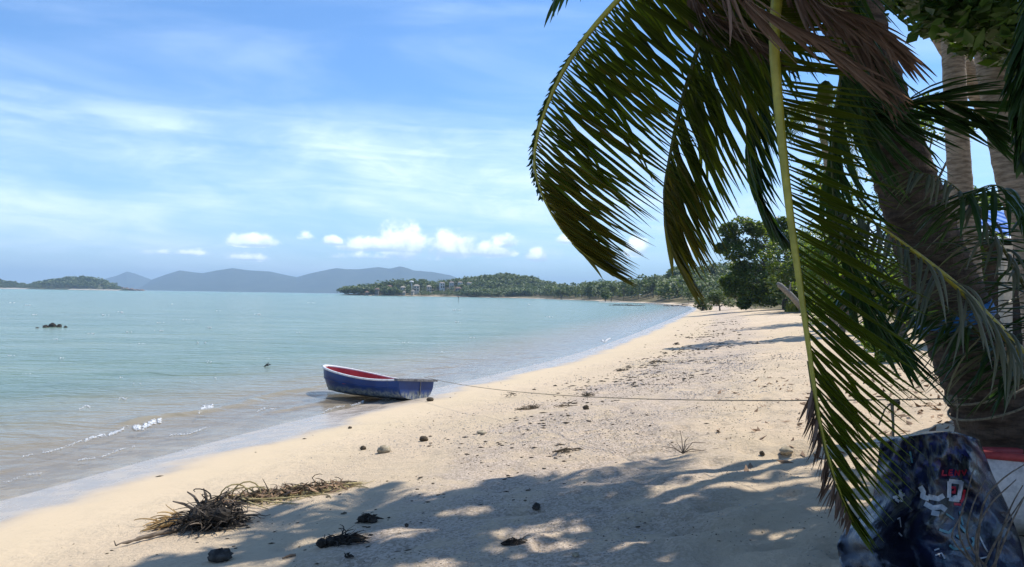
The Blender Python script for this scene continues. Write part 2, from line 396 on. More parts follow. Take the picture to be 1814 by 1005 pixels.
def ground_z(x, y, sd=None):
    x = np.asarray(x, float); y = np.asarray(y, float)
    if sd is None: sd = shore_dist(x, y)
    z = np.interp(sd, XP, ZP)
    land = np.clip((sd - 6) / 40, 0, 1)
    for hx, hy, a, sx, sy in HILLS: z = z + land * a * np.exp(-((x - hx) / sx) ** 2 - ((y - hy) / sy) ** 2)
    dry = np.clip((sd - 3.0) / 3.0, 0, 1); near = np.clip(1.3 - np.hypot(x, y) / 90, 0, 1)
    z = z + fbm(x * 0.5, y * 0.5, 3, 3) * 0.07 * np.clip((sd - 1.0) / 4, 0, 1) * near
    z = z + fbm(x * 2.4, y * 2.4, 7, 3) * 0.065 * dry * near
    pits = np.maximum(vnoise(x * 4.2, y * 4.2, 19) - 0.18, 0)
    z = z - pits * 0.17 * dry * near
    return z
def gz(x, y): return float(ground_z(np.array([x]), np.array([y]))[0])
def G(px, py, z=None):
    """ground (or level z) point under a photograph pixel"""
    d = (P(px, py, 1.0) - CAMP)
    if z is not None:
        t = (z - EYE) / d.z; return CAMP + d * t
    ts = np.concatenate([np.linspace(1.2, 40, 900), np.geomspace(40.2, 900, 500)])
    x = CAMP.x + d.x * ts; y = CAMP.y + d.y * ts; zz = CAMP.z + d.z * ts
    h = ground_z(x, y); k = np.argmax(zz < h)
    return Vector((x[k], y[k], h[k]))

def polar(az, rr):
    A, Rr = np.meshgrid(az, rr); return np.sin(A) * Rr, np.cos(A) * Rr
az = np.concatenate([np.linspace(-180, -48, 60)[:-1], np.linspace(-48, 48, 440)[:-1], np.linspace(48, 180, 60)]) * math.pi / 180
rr = np.concatenate([np.linspace(0.4, 3, 24)[:-1], np.geomspace(3, 32, 300)[:-1], np.geomspace(32, 15000, 190)])
GX, GY = polar(az, rr); NR, NA = GX.shape
SD = shore_dist(GX, GY); GZ = ground_z(GX, GY, SD)
ii = np.arange(NR - 1)[:, None] * NA + np.arange(NA - 1)[None, :]
QUADS = np.stack([ii, ii + 1, ii + NA + 1, ii + NA], -1).reshape(-1, 4)
me = mesh_np('beach_ground', np.stack([GX, GY, GZ], -1), QUADS, True)
for nm, arr in (('sd', np.clip(SD, -100, 400)), ('wood', np.clip((SD - 12 + np.clip((GY - 60) * 0.06, 0, 5) + np.clip((GY - 220) * 0.05, 0, 5.5) + fbm(GX * .3, GY * .3, 5) * 3) / 3, 0, 1) * np.clip((GY - 16) / 10, 0, 1))):
    at = me.attributes.new(nm, 'FLOAT', 'POINT'); at.data.foreach_set('value', arr.astype(np.float32).ravel())
tag(ob('beach_ground', me, M_SAND), 'pale dry sand beach sloping down to the sea', 'beach', kind='structure')

wm = (GZ < 0.03) | (SD < 0.3)
keep = wm.ravel()[QUADS].any(1)
used = np.unique(QUADS[keep]); remap = np.full(GX.size, -1); remap[used] = np.arange(len(used))
wz = (fbm(GX * 0.22 + GY * .06, GY * 0.75, 21, 2) * 0.05 * np.clip(-SD / 6, 0, 1) * np.clip(1.5 - np.hypot(GX, GY) / 120, 0, 1))
# small breaking ridges that run along the shore
ridge = np.zeros_like(wz)
for off, amp, wd in ((-1.1, 0.035, 0.16), (-2.4, 0.045, 0.2), (-4.3, 0.04, 0.3)):
    o = SD - off - fbm(GX * .5, GY * .5, 31 + int(-off * 3), 2) * 0.7
    ridge += amp * np.exp(-(o / wd) ** 2) * np.clip(fbm(GX * .35, GY * .35, 44 + int(-off * 3), 2) * 2.5 + 0.4, 0, 1)
wz = wz + ridge * np.clip(1.6 - np.hypot(GX, GY) / 30, 0, 1)
wv = np.stack([GX, GY, wz], -1).reshape(-1, 3)[used]
me = mesh_np('sea_water', wv, remap[QUADS[keep]], True)
at = me.attributes.new('depth', 'FLOAT', 'POINT'); at.data.foreach_set('value', np.maximum(wz - GZ, 0).astype(np.float32).ravel()[used])
tag(ob('sea_water', me, M_WATER), 'calm turquoise shallow sea lapping at the sand', 'sea', kind='structure')

# ------------------------------------------------------------------ far mountains and island
def ridge_range(name, prof, depth, thick, mat, label, cat, bump=0.05, n=220, rows=15):
    xs = np.linspace(prof[0][0], prof[-1][0], n); ys = np.interp(xs, [p[0] for p in prof], [p[1] for p in prof])
    V = []
    for j in range(rows):
        s = -1 + 2 * j / (rows - 1)
        for i in range(n):
            top = P(xs[i], ys[i], depth); h = max(top.z, 0.5)
            k = max(0.0, 1 - abs(s)) ** 0.8
            nz = float(1 + bump * (1 - abs(s)) * 2 * fbm(np.array([i * 0.11 + 3 * s]), np.array([s * 3.0 + 9]), 61, 4)[0])
            V.append((top.x + top.x / depth * s * thick, top.y + s * thick, (h * k * (nz if abs(s) > 0.02 else 1.0)) - 1.0))
    ii = np.arange(rows - 1)[:, None] * n + np.arange(n - 1)[None]
    q = np.stack([ii, ii + 1, ii + n + 1, ii + n], -1).reshape(-1, 4)
    return tag(ob(name, mesh_np(name, V, q, True), mat), label, cat, kind='structure')
M_FARHILL = simple('far_forest', (0.035, 0.055, 0.035), (0.07, 0.09, 0.055), 0.01, 0.95, 0.0)
ridge_range('mountain_range', [(235, 519), (270, 495), (295, 486), (318, 479), (340, 482), (359, 484), (385, 479), (413, 475), (440, 479), (478, 481), (505, 487), (526, 491), (547, 485), (570, 480),
            (595, 475), (615, 477), (636, 477), (655, 475), (670, 473), (690, 476), (709, 472), (722, 475), (732, 479), (767, 482), (799, 488), (815, 495), (842, 501), (900, 510), (960, 522)],
            7000, 900, M_FARHILL, 'long blue mountain range across the water', 'mountains')
ridge_range('mountain_peak', [(150, 510), (185, 494), (205, 489), (225, 481), (240, 485), (270, 496), (330, 503), (400, 510)], 8600, 500, M_FARHILL,
            'pale single peak behind left end of mountain range', 'mountain')
isl = [(-160, 500), (-90, 494), (-40, 496), (0, 498), (25, 502), (50, 504), (75, 499), (105, 494), (130, 492), (150, 491), (168, 493), (182, 497), (200, 504), (215, 509), (235, 511), (256, 513)]
M_ISLSOIL = simple('island_ground', (0.05, 0.065, 0.03), (0.12, 0.12, 0.06), 0.05, 0.95, 0.0)
isl_o = ridge_range('island', [(x, y + 3) for x, y in isl], 1900, 90, M_ISLSOIL, 'low green wooded island at far left of the sea', 'island', 0.1)

# ------------------------------------------------------------------ foliage builders
def leaf_quads(C, size, upb=0.5, aspect=0.5, rng=RNG, droop=0.0, fold=0.18):
    """rhombic folded leaves at points C; returns verts, faces"""
    n = len(C); C = np.asarray(C)
    nor = rng.normal(size=(n, 3)); nor /= np.linalg.norm(nor, axis=1)[:, None]
    nor[:, 2] = np.abs(nor[:, 2]) + upb; nor /= np.linalg.norm(nor, axis=1)[:, None]
    t = rng.normal(size=(n, 3)); t[:, 2] -= droop; t -= nor * (t * nor).sum(1)[:, None]; t /= np.linalg.norm(t, axis=1)[:, None]
    b = np.cross(nor, t); s = (size * rng.uniform(0.65, 1.3, n))[:, None]
    V = np.stack([C - t * s * 0.5, C + b * s * aspect * 0.5 + t * s * 0.05 - nor * s * fold * 0.5, C + t * s * 0.5, C - b * s * aspect * 0.5 + t * s * 0.05 - nor * s * fold * 0.5], 1).reshape(-1, 3)
    k = np.arange(n)[:, None] * 4
    return V, np.concatenate([k + [0, 1, 2], k + [0, 2, 3]], 0)
def clump_points(centers, radii, per, rng=RNG, shell=0.55, flat=0.75):
    out = []
    for c, r in zip(centers, radii):
        d = rng.normal(size=(per, 3)); d /= np.linalg.norm(d, axis=1)[:, None]
        q = d * (shell + (1 - shell) * rng.random(per))[:, None] * r; q[:, 2] *= flat
        out.append(np.asarray(c) + q)
    return np.concatenate(out)
def limb_path(a, b, sag=0.1, n=7, wob=0.06):
    a = Vector(a); b = Vector(b); L = (b - a).length; o = []
    ph = random.random() * 6
    for i in range(n):
        t = i / (n - 1); p = a.lerp(b, t); k = math.sin(t * math.pi)
        p += Vector((math.sin(ph + t * 5), math.cos(ph * 1.3 + t * 4), 0.6 * math.sin(ph + t * 3))) * (wob * L * k) + Vector((0, 0, sag * L * k)); o.append(p)
    return o
def tree(name, label, cat, base, clumps, leaf, per, mat, trunk_r, bark=M_BARK, group=None, fork=0.35, upb=0.5, aspect=0.5, lean=(0, 0), limbs=True, droop=0.0):
    """clumps: list of (x,y,z,r) in world space"""
    base = Vector(base); e = empty(name, label, cat, base, group)
    cs = [Vector(c[:3]) for c in clumps]; cen = sum(cs, Vector()) / len(cs)
    fk = base.lerp(Vector((base.x + lean[0], base.y + lean[1], cen.z)), fork)
    tb = MB(); tb.tube([p - base for p in limb_path(base - Vector((0, 0, 0.15)), fk, 0, 6, 0.04)], lambda s: trunk_r * (1.25 - 0.5 * s), 9)
    if limbs:
        for c in cs: tb.tube([p - base for p in limb_path(fk - Vector((0, 0, 0.1)), c, 0.06, 6)], lambda s: trunk_r * (0.5 - 0.42 * s), 5)
    tb.build('trunk', bark, e, True)
    pts = clump_points([c[:3] for c in clumps], [c[3] for c in clumps], per)
    V, Fc = leaf_quads(pts, leaf, upb, aspect, droop=droop)
    o = ob('crown', mesh_np('crown', V - np.array(base), Fc), mat, e)
    return e

# ------------------------------------------------------------------ distant woodland (reads as one mass)
def blob_trees(name, B, hh, ww, per, leaf, mat, label, cat, seed=5):
    rng = np.random.default_rng(seed); Vs = []; Fs = []; off = 0
    pts = []; sz = []
    for (x, y, z), h, w in zip(B, hh, ww):
        k = rng.integers(4, 7)
        for j in range(k):
            a = rng.random() * 6.28; q = rng.random() ** 0.6 * w * 0.36
            cz = z + h * rng.uniform(0.35, 0.82); r = w * rng.uniform(0.2, 0.36)
            d = rng.normal(size=(per, 3)); d /= np.linalg.norm(d, axis=1)[:, None]; d[:, 2] = np.where(rng.random(per) < 0.7, np.abs(d[:, 2]), d[:, 2])
            pts.append(np.array([x + math.cos(a) * q, y + math.sin(a) * q, cz]) + d * r * rng.uniform(0.75, 1.05, per)[:, None]); sz.append(np.full(per, leaf * w))
    pts = np.concatenate(pts); sz = np.concatenate(sz)
    V, Fc = leaf_quads(pts, sz, 0.7, 0.75, rng)
    return tag(ob(name, mesh_np(name, V, Fc), mat), label, cat, kind='stuff')
def sample_land(n, x0, x1, y0, y1, dmin, dmax, seed):
    rng = np.random.default_rng(seed); x = rng.uniform(x0, x1, n); y = rng.uniform(y0, y1, n); d = shore_dist(x, y)
    k = (d > dmin) & (d < dmax); x, y = x[k], y[k]; return np.stack([x, y, ground_z(x, y)], 1)
B = sample_land(5200, -205, 130, 780, 1030, 4, 130, 3)
# leave clear plots where the villas stand
VILLAS = [(668, 514, 872, 7, 4.2, 0), (690, 509, 884, 8, 4.6, 0), (714, 511, 878, 9, 5.6, 1), (738, 508, 884, 11, 5.4, 1), (716, 519, 866, 5, 3.2, 1), (731, 517, 868, 5, 3.2, 1), (650, 519, 872, 6, 3.2, 0),
          (783, 503, 898, 9, 5.0, 2), (800, 502, 902, 8, 5.2, 2), (815, 502, 900, 9, 5.0, 2), (832, 503, 896, 9, 5.2, 2), (760, 509, 890, 8, 4.4, 1), (812, 512, 880, 10, 3.6, 0)]
VP = [P(v[0], v[1], v[2]) for v in VILLAS]
def clear(B):
    k = np.ones(len(B), bool)
    for v, p in zip(VILLAS, VP):
        u = B[:, 1] - p.y; lx = B[:, 0] - (p.x + p.x / p.y * u)
        k &= ~((np.abs(lx) < v[3] * 0.62 + 1.2) & (u > -4) & (u < 5))
    return B[k]
B = clear(B)
hh = RNG.uniform(4.0, 7.5, len(B)); hh *= np.where(np.abs(B[:, 0] - 50) < 22, 0.8, 1.0)
hh *= np.where(B[:, 0] < -95, 1.2, 1.0)
low = (B[:, 0] > -115) & (B[:, 0] < -55) & (shore_dist(B[:, 0], B[:, 1]) < 45); hh[low] *= 0.55
blob_trees('headland_woodland', B, hh, hh * 1.15, 12, 0.26, M_WOOD, 'dense green woodland covering the distant headland', 'woodland', 5)
B2 = sample_land(1500, 30, 230, 165, 760, 5, 75, 8)
b2h = RNG.uniform(5.2, 9.4, len(B2)) * np.clip(B2[:, 1] / 330, 0.62, 1.15)
blob_trees('shore_woodland', B2, b2h, b2h * 1.1, 40, 0.15, M_WOOD, 'bushy green woodland lining the shore beyond the beach', 'woodland', 6)
# low scrub line right behind the sand
B3 = sample_land(420, 14, 90, 70, 190, 9.5, 30, 12)
b3h = RNG.uniform(1.4, 3.6, len(B3)); blob_trees('scrub_edge', B3, b3h, b3h * 1.3, 70, 0.12, M_WOOD, 'low green scrub behind the far end of the sand', 'scrub', 7)
# island cover
ix = np.random.default_rng(4).uniform(-155, 226, 900); pts = []
for q in ix:
    t = P(q, np.interp(q, [p[0] for p in isl], [p[1] for p in isl]) + 3, 1900); k = random.uniform(-1, 0.2); h = max(t.z, 0.5)
    pts.append((t.x + t.x / 1900 * k * 80, t.y + k * 80, h * (max(0, 1 - abs(k) * 0.9)) ** 0.8 - 1))
pts = np.array(pts); ih = RNG.uniform(5, 9, len(pts)) * np.clip(pts[:, 2] / 12 + 0.35, 0.35, 1)
blob_trees('island_woodland', pts, ih, ih * 1.5, 10, 0.3, M_WOOD, 'green trees covering the low island', 'woodland', 9)
M_SHORE = simple('pale_shore', (0.42, 0.38, 0.31), (0.58, 0.52, 0.42), 0.3, 0.9, 0.2)
for (xa, xb, dep, lab) in ((-100, 47, 1795, 'long pale sand strip below the island at the left edge'), (122, 212, 1792, 'short pale sand strip below the wooded island hump')):
    b = MB(); n = 24
    for i in range(n):
        p = P(xa + (xb - xa) * i / n, 510, dep); q = P(xa + (xb - xa) * (i + 1) / n, 510, dep); j = random.uniform(0.8, 2.0)
        b.add([(p.x, p.y - 6, -0.3), (q.x, q.y - 6, -0.3), (q.x, q.y + 3, j), (p.x, p.y + 3, j), (p.x, p.y + 16, j + .8), (q.x, q.y + 16, j + .8)], [(0, 1, 2, 3), (3, 2, 5, 4)])
    tag(b.build('island_beach', M_SHORE), lab, 'beach', 'island beaches', kind='structure')
b = MB()
rk = np.random.default_rng(3)
def rock_mesh(b, c, s, rng, n=7):
    """lumpy stone added to a builder"""
    c = Vector(c); vs = []; fs = []; m = n + 3
    for i in range(n + 1):
        ph = math.pi * i / n
        for j in range(m):
            th = 2 * math.pi * j / m; k = 1 + (rng.random() - 0.5) * 0.42
            vs.append((c.x + s[0] * k * math.sin(ph) * math.cos(th), c.y + s[1] * k * math.sin(ph) * math.sin(th), c.z + s[2] * k * math.cos(ph)))
    for i in range(n):
        for j in range(m): fs.append((i * m + j, (i + 1) * m + j, (i + 1) * m + (j + 1) % m, i * m + (j + 1) % m))
    b.add(vs, fs)
M_PINK = simple('pink_rock', (0.20, 0.15, 0.12), (0.36, 0.27, 0.22), 0.4, 0.9, 0.3)
for q, yy in ((216, 509), (224, 510), (233, 511), (243, 512.5), (251, 513)):
    t = P(q, yy, 1870); rock_mesh(b, (t.x, t.y, max(t.z * 0.4, 0.3)), (7, 6, max(t.z * 0.7, 1.8)), rk, 5)
tag(b.build('island_rocks', M_PINK), 'brown rocky point at the right end of the low island', 'rocks', kind='structure')

# ------------------------------------------------------------------ villas on the headland
M_VW = [simple('villa_wall_grey', (0.20, 0.19, 0.17), (0.27, 0.25, 0.22), 1, 0.9, 0.1), simple('villa_wall_cream', (0.58, 0.52, 0.42), (0.68, 0.62, 0.52), 1, 0.9, 0.1),
        simple('villa_wall_white', (0.58, 0.58, 0.56), (0.72, 0.72, 0.70), 1, 0.9, 0.1)]
M_VR = [simple('villa_roof_brown', (0.20, 0.12, 0.085), (0.30, 0.19, 0.14), 2, 0.85, 0.1), simple('villa_roof_tan', (0.34, 0.29, 0.23), (0.44, 0.38, 0.31), 2, 0.85, 0.1),
        simple('villa_roof_grey', (0.26, 0.21, 0.18), (0.36, 0.29, 0.25), 2, 0.85, 0.1)]
M_GLASS = simple('dark_glass', (0.02, 0.025, 0.03), (0.05, 0.06, 0.07), 3, 0.1, 0.0, spec=0.6)
VL = ['small grey villa with brown roof low on the headland slope', 'grey villa with brown roof left of the cream villas', 'tall cream villa on the headland, left of the cream pair',
      'widest cream villa on the headland with tan roof', 'small cream house near the water below the tall cream villa', 'small cream house near the water below the widest cream villa',
      'leftmost grey house near the headland tip', 'leftmost white villa of the row near the ridge', 'second white villa from the left in the ridge row', 'third white villa from the left in the ridge row',
      'rightmost white villa of the row near the ridge', 'cream villa between the cream group and the white row', 'low grey long house below the white villa row']
for (px, py, dep, w, h, sty), p, lab in zip(VILLAS, VP, VL):
    g0 = gz(p.x, p.y); base = Vector((p.x, p.y, min(g0, p.z - h * 0.2) - 0.5)); H = max(p.z + h * 0.18 - base.z, 3.0); w *= 0.58; dp = w * 0.7
    e = empty('villa', lab, 'house', base, 'villas on the headland'); e.rotation_euler.z = random.uniform(-.5, .5)
    b = MB(); b.box((0, 0, H / 2), (w, dp, H)); b.build('wall', M_VW[sty], e)
    b = MB(); o = 0.6; rh = 1.5 if sty != 2 else 1.0
    b.add([(-w / 2 - o, -dp / 2 - o, H + .02), (w / 2 + o, -dp / 2 - o, H + .02), (w / 2 + o, dp / 2 + o, H + .02), (-w / 2 - o, dp / 2 + o, H + .02), (-w / 4, 0, H + rh), (w / 4, 0, H + rh)],
          [(0, 1, 5, 4), (1, 2, 5), (2, 3, 4, 5), (3, 0, 4), (3, 2, 1, 0)]); b.build('roof', M_VR[sty], e)
    nw = 3 if w >= 8 else 2
    for r in range(2 if H > 5 else 1):
        for i in range(nw):
            x = (i - (nw - 1) / 2) * w / nw; b = MB(); b.box((x, -dp / 2 - 0.03, H - 1.7 - r * 2.9), (w / nw * 0.55, 0.08, 1.7)); b.build('window', M_GLASS, e)
    b = MB(); b.box((0, -dp / 2 - 0.8, H - 3.0), (w * 1.04, 1.7, 0.25)); b.build('terrace', M_VW[sty], e)
p = P(729, 500.5, 900); e = MB(); e.tube([(0, 0, gz(p.x, p.y) - p.z - 3), (0, 0, 0)], 1.0, 12); e.tube([(0, 0, 0), (0, 0, .9), (0, 0, 1.7), (0, 0, 2.0)], [2.6, 2.6, 1.7, 0.3], 16)
o = e.build('water_tank', M_VW[2]); o.location = p; tag(o, 'round white water tank above the cream villas', 'water tank')

# ------------------------------------------------------------------ single trees that stand out of the far shore
def far_tree(px, py_top, py_bot, depth, wpx, label, n=9, per=90, mat=M_WOOD, grp='trees on the far shore'):
    k = depth / F0; a = P(px, py_bot, depth); tp = P(px, py_top, depth); hgt = tp.z - a.z; w = wpx * k
    base = Vector((a.x, a.y, gz(a.x, a.y))); base.z = min(base.z, a.z)
    cl = []
    for i in range(n):
        u = random.random() * 6.28; q = random.random() ** 0.5 * 0.34 * w; s = random.uniform(0.38, 0.86)
        cl.append((a.x + math.cos(u) * q, a.y + math.sin(u) * q, base.z + (tp.z - base.z) * s, w * random.uniform(0.16, 0.26) * (1.15 - 0.3 * s)))
    return tree('shore_tree', label, 'tree', base, cl, w * 0.09, per, mat, w * 0.03, group=grp, upb=0.6, aspect=0.7)
far_tree(706, 495, 512, 890, 22, 'dark round tree on the skyline above the cream villas')
far_tree(872, 490, 505, 905, 30, 'left of the two highest trees on the headland summit')
far_tree(906, 489, 506, 905, 26, 'right of the two highest trees on the headland summit')
far_tree(1083, 493, 522, 430, 26, 'round tree left of the slender tree on the shore skyline')
far_tree(1105, 491, 520, 420, 17, 'slender dark tree poking above the wooded shore skyline')
far_tree(1131, 493, 524, 410, 24, 'broad tree just right of the slender skyline tree')
far_tree(1157, 491, 526, 400, 30, 'tallest round tree on the shore, left of the yellow frond tip')
far_tree(1072, 508, 536, 392, 34, 'dark spreading tree at the water below the shore skyline')
far_tree(994, 508, 529, 590, 30, 'dark tree at the water where headland and shore meet')

# ------------------------------------------------------------------ big almond tree at the end of the beach
k = 95 / F0
AL = [(1313, 400, 30, 0), (1290, 408, 24, 0.6), (1338, 405, 24, -.5), (1296, 428, 22, 1), (1278, 440, 17, 0), (1300, 448, 26, -1), (1326, 440, 32, 0), (1355, 425, 34, 1), (1385, 420, 30, 1.5), (1410, 430, 40, 2),
      (1345, 462, 38, -1), (1380, 460, 40, 0.5), (1415, 470, 44, 1.5), (1312, 475, 24, 1), (1310, 492, 30, 0), (1340, 498, 38, -1.5), (1375, 500, 40, -1), (1410, 505, 44, 0), (1300, 515, 26, 0.5),
      (1330, 522, 30, -1.5), (1362, 526, 32, -2), (1290, 500, 22, 1.5), (1385, 395, 22, 2), (1440, 420, 46, 3), (1450, 470, 50, 3), (1318, 538, 16, -2), (1350, 408, 16, 1), (1450, 510, 40, 2)]
cl = []
for px, py, r, dz in AL:
    q = P(px, py, 95 + dz); cl.append((q.x, q.y, q.z, r * k * 0.80))
b0 = P(1392, 545, 95); b0.z = gz(b0.x, b0.y)
tree('almond_tree', 'large dark leafy tree leaning over the far end of the sand', 'tree', b0, cl, 0.46, 620, M_ALMOND, 0.35, fork=0.4, upb=0.7, aspect=0.6)
# bush in front of it towards the sea and smaller trees behind
for px, py, w, h, dep, lab in ((1275, 525, 46, 44, 118, 'rounded grey green bush left of the large leaning tree'), (1245, 527, 30, 26, 135, 'small bush nearest the distant boat')):
    a = P(px, py + h * .4, dep); kk = dep / F0; z0 = gz(a.x, a.y); cl = []
    for i in range(9): 
        u = random.random() * 6.28; q = random.random() ** .5 * w * .4 * kk
        cl.append((a.x + math.cos(u) * q, a.y + math.sin(u) * q, z0 + random.uniform(.2, .85) * h * kk, w * .26 * kk))
    tree('bush', lab, 'bush', (a.x, a.y, z0), cl, 0.35, 150, M_WOOD, 0.12, group='bushes at the end of the beach', upb=.6, aspect=.7)
# fallen grey log sticking out below the tree
a = P(1420, 545, 70); b = P(1382, 506, 68)
mb = MB(); mb.tube([a + Vector((.6, .3, -.6)), a, a.lerp(b, .5) + Vector((0, 0, .1)), b, b + Vector((-.25, 0, .22))], [.32, .30, .26, .24, .12], 10); mb.tube([a.lerp(b, .6), a.lerp(b, .8) + Vector((.5, 0, .5))], [.12, .05], 6)
tag(mb.build('fallen_log', simple('bleached_log', (0.15, 0.14, 0.125), (0.26, 0.24, 0.21), 6, 0.9, 0.6), smooth=True), 'bleached grey log jutting out under the large tree', 'log')
# bright grass at the foot of the trees
rng = np.random.default_rng(8)
def grass_patch(name, cx, cy, rx, ry, n, h, mat, label, lean=0.3):
    V = []; Fc = []
    for i in range(n):
        a = rng.random() * 6.28; q = rng.random() ** 0.5; x = cx + math.cos(a) * q * rx; y = cy + math.sin(a) * q * ry
        z = gzc(x, y); L = h * rng.uniform(.5, 1.2) * (1.15 - q * .6); th = rng.random() * 6.28; w = h * 0.05
        dx, dy = math.cos(th), math.sin(th); k = len(V)
        V += [(x - dy * w, y + dx * w, z - .02), (x + dy * w, y - dx * w, z - .02), (x + dx * L * lean * .4, y + dy * L * lean * .4, z + L * .65), (x + dx * L * lean, y + dy * L * lean, z + L)]
        Fc += [(k, k + 1, k + 2), (k, k + 2, k + 3)]
    return tag(ob(name, mesh_np(name, V, Fc), mat), label, 'grass', kind='stuff')
def gzc(x, y): return float(np.interp(sdn_local(x, y), XP, ZP))
def sdn_local(x, y): return shore_dist(np.array([x]), np.array([y]))[0]
c = G(1428, 552); grass_patch('beach_grass', c.x + .4, c.y + 1, 1.8, 3.5, 900, 1.3, M_GRASS, 'bright yellow green grass at the foot of the large tree')

# ------------------------------------------------------------------ far boat, sand spit and small things on the water
M_HULLD = simple('dark_hull', (0.035, 0.025, 0.022), (0.09, 0.06, 0.05), 3, 0.6, 0.2)
def longtail(loc, L, rz, label):
    e = empty('longtail_boat', label, 'boat', loc); e.rotation_euler.z = rz
    b = MB(); n = 14; vs = []; fs = []
    for i in range(n + 1):
        t = i / n; x = (t - .5) * L; w = 0.12 + 0.55 * math.sin(math.pi * min(1, t * .9 + .08)) ** .7; sh = .45 + 1.1 * max(0, t - .72) ** 1.4 * 3 + .25 * max(0, .2 - t)
        vs += [(x, -w, sh), (x, -w * .55, .0), (x, w * .55, .0), (x, w, sh), (x, w * .85, sh - .05), (x, w * .4, .12), (x, -w * .4, .12), (x, -w * .85, sh - .05)]
    for i in range(n):
        for j in range(8): fs.append((i * 8 + j, i * 8 + (j + 1) % 8, (i + 1) * 8 + (j + 1) % 8, (i + 1) * 8 + j))
    fs += [tuple(range(8))[::-1], tuple(range(n * 8, n * 8 + 8))]
    b.add(vs, fs); b.build('hull', M_HULLD, e)
    b = MB(); b.tube([(-L * .1, 0, .1), (-L * .1, 0, 1.7)], .05, 6); b.tube([(-L * .1, 0, 1.6), (-L * .1, 0, 1.95)], [.16, .10], 7); b.build('engine_post', M_HULLD, e)
    b = MB(); b.tube([(L * .46, 0, 1.0), (L * .52, 0, 1.5)], .06, 6); b.build('prow_post', M_HULLD, e)
p = G(1222, 541.5, 0.0); longtail((p.x, p.y, 0.0), 5.2, R(4), 'dark longtail boat moored where the distant sand begins')
b = MB()
for i in range(46):
    q = 1082 + i * 3.3 + random.uniform(-1, 1)
    if 1140 < q < 1178: continue
    t = G(q, 541.2 + (q - 1082) * 0.012 + random.uniform(-.3, .3), 0.0); rock_mesh(b, (t.x, t.y, 0.02), (random.uniform(.3, .8), random.uniform(.3, .8), random.uniform(.10, .3)), rk, 5)
tag(b.build('reef_stones', M_DSTONE), 'dark line of low reef stones near the distant boat', 'reef', kind='stuff')
M_BAR = M_SHORE
b = MB(); cpts = [(1060, 535.5), (1110, 536.2), (1150, 537), (1190, 538), (1225, 538.6), (1250, 539)]
for (xa, ya), (xb, yb) in zip(cpts, cpts[1:]):
    p, q = G(xa, ya, 0), G(xb, yb, 0); b.add([(p.x, p.y - 4, -.05), (q.x, q.y - 4, -.05), (q.x, q.y, .22), (p.x, p.y, .22), (p.x, p.y + 5, -.05), (q.x, q.y + 5, -.05)], [(0, 1, 2, 3), (3, 2, 5, 4)])
tag(b.build('sand_bar', M_BAR), 'thin pale sand bar behind the distant moored boat', 'sand bar', kind='structure')
# rocks awash on the left
rs = np.random.default_rng(9)
for i, (q, yy, w, h, lab) in enumerate(((81, 579, 11, 6, 'leftmost of the dark rocks awash in the sea'), (93, 578, 11, 9, 'rounded middle rock of the cluster awash in the sea'),
                                        (105, 578.5, 9, 7, 'second from right of the rocks awash in the sea'), (116, 579.5, 6, 5, 'rightmost small rock of the cluster awash in the sea'), (66, 580, 7, 2.5, 'flat low rock at the left tip of the awash cluster'))):
    t = G(q, yy + 1.5, 0); kk = t.y / F0; b = MB(); rock_mesh(b, (0, 0, 0), (w * kk * .55, w * kk * .5, h * kk * .8), rs, 8)
    for j in range(3): rock_mesh(b, (rs.uniform(-.5, .5) * w * kk, rs.uniform(-.4, .2) * w * kk, 0), (w * kk * .25, w * kk * .25, h * kk * rs.uniform(.35, .8)), rs, 6)
    o = b.build('sea_rock', M_DSTONE); o.location = (t.x, t.y, -0.02); tag(o, lab, 'rock', 'rocks awash in the sea')
t = G(473, 649, 0); b = MB(); b.tube([(-.25, .1, -.1), (-.05, 0, .05), (.05, 0, .12), (.07, 0, .2)], [.03, .035, .03, .012], 6); b.tube([(.0, 0, .02), (.16, 0, .1), (.2, 0, .06)], [.03, .025, .01], 6); b.tube([(-.02, 0, .04), (-.06, 0, .17)], [.02, .008], 5)
o = b.build('snag', M_DARKWEED); o.location = t; o.scale = (.6, .6, .6); tag(o, 'small dark snag poking from the water behind the boat', 'driftwood')
t = G(812, 536, 0); b = MB(); b.tube([(0, 0, -.5), (0, 0, 1.7)], .05, 7); b.tube([(0, 0, 1.2), (0, 0, 1.5), (0, 0, 1.8)], [.12, .12, .03], 7); o = b.build('marker_pole', M_DSTONE); o.location = t; tag(o, 'thin marker pole standing in the sea off the headland', 'pole')

# foam: small clustered bubbles
fr = np.random.default_rng(15); FV = []; FF = []
OCT = np.array([(1, 0, 0), (-1, 0, 0), (0, 1, 0), (0, -1, 0), (0, 0, 1), (0, 0, -1)], float)
OF = np.array([(0, 2, 4), (2, 1, 4), (1, 3, 4), (3, 0, 4), (2, 0, 5), (1, 2, 5), (3, 1, 5), (0, 3, 5)])
def foam(p, s, flat=0.5):
    k = len(FV) * 6; FV.append(OCT * np.array([s * fr.uniform(.8, 1.7), s * fr.uniform(.7, 1.2), s * flat]) + np.array(p)); FF.append(OF + k)
def foam_line(pa, pb, n, s, jit, wig=2.0, dense=1.0):
    ph = fr.random() * 6
    for i in range(int(n * 2.4)):
        t = fr.random(); 
        if vnoise(np.array([t * 9 + ph]), np.array([ph]), 77)[0] < -0.25 * dense: continue
        q = G(pa[0] + (pb[0] - pa[0]) * t, pa[1] + (pb[1] - pa[1]) * t + wig * math.sin(t * 7 + ph) + fr.normal() * jit, 0.0)
        foam((q.x, q.y, 0.006 + fr.random() * 0.014), s * fr.uniform(.25, .75) * q.y / 11, .4)
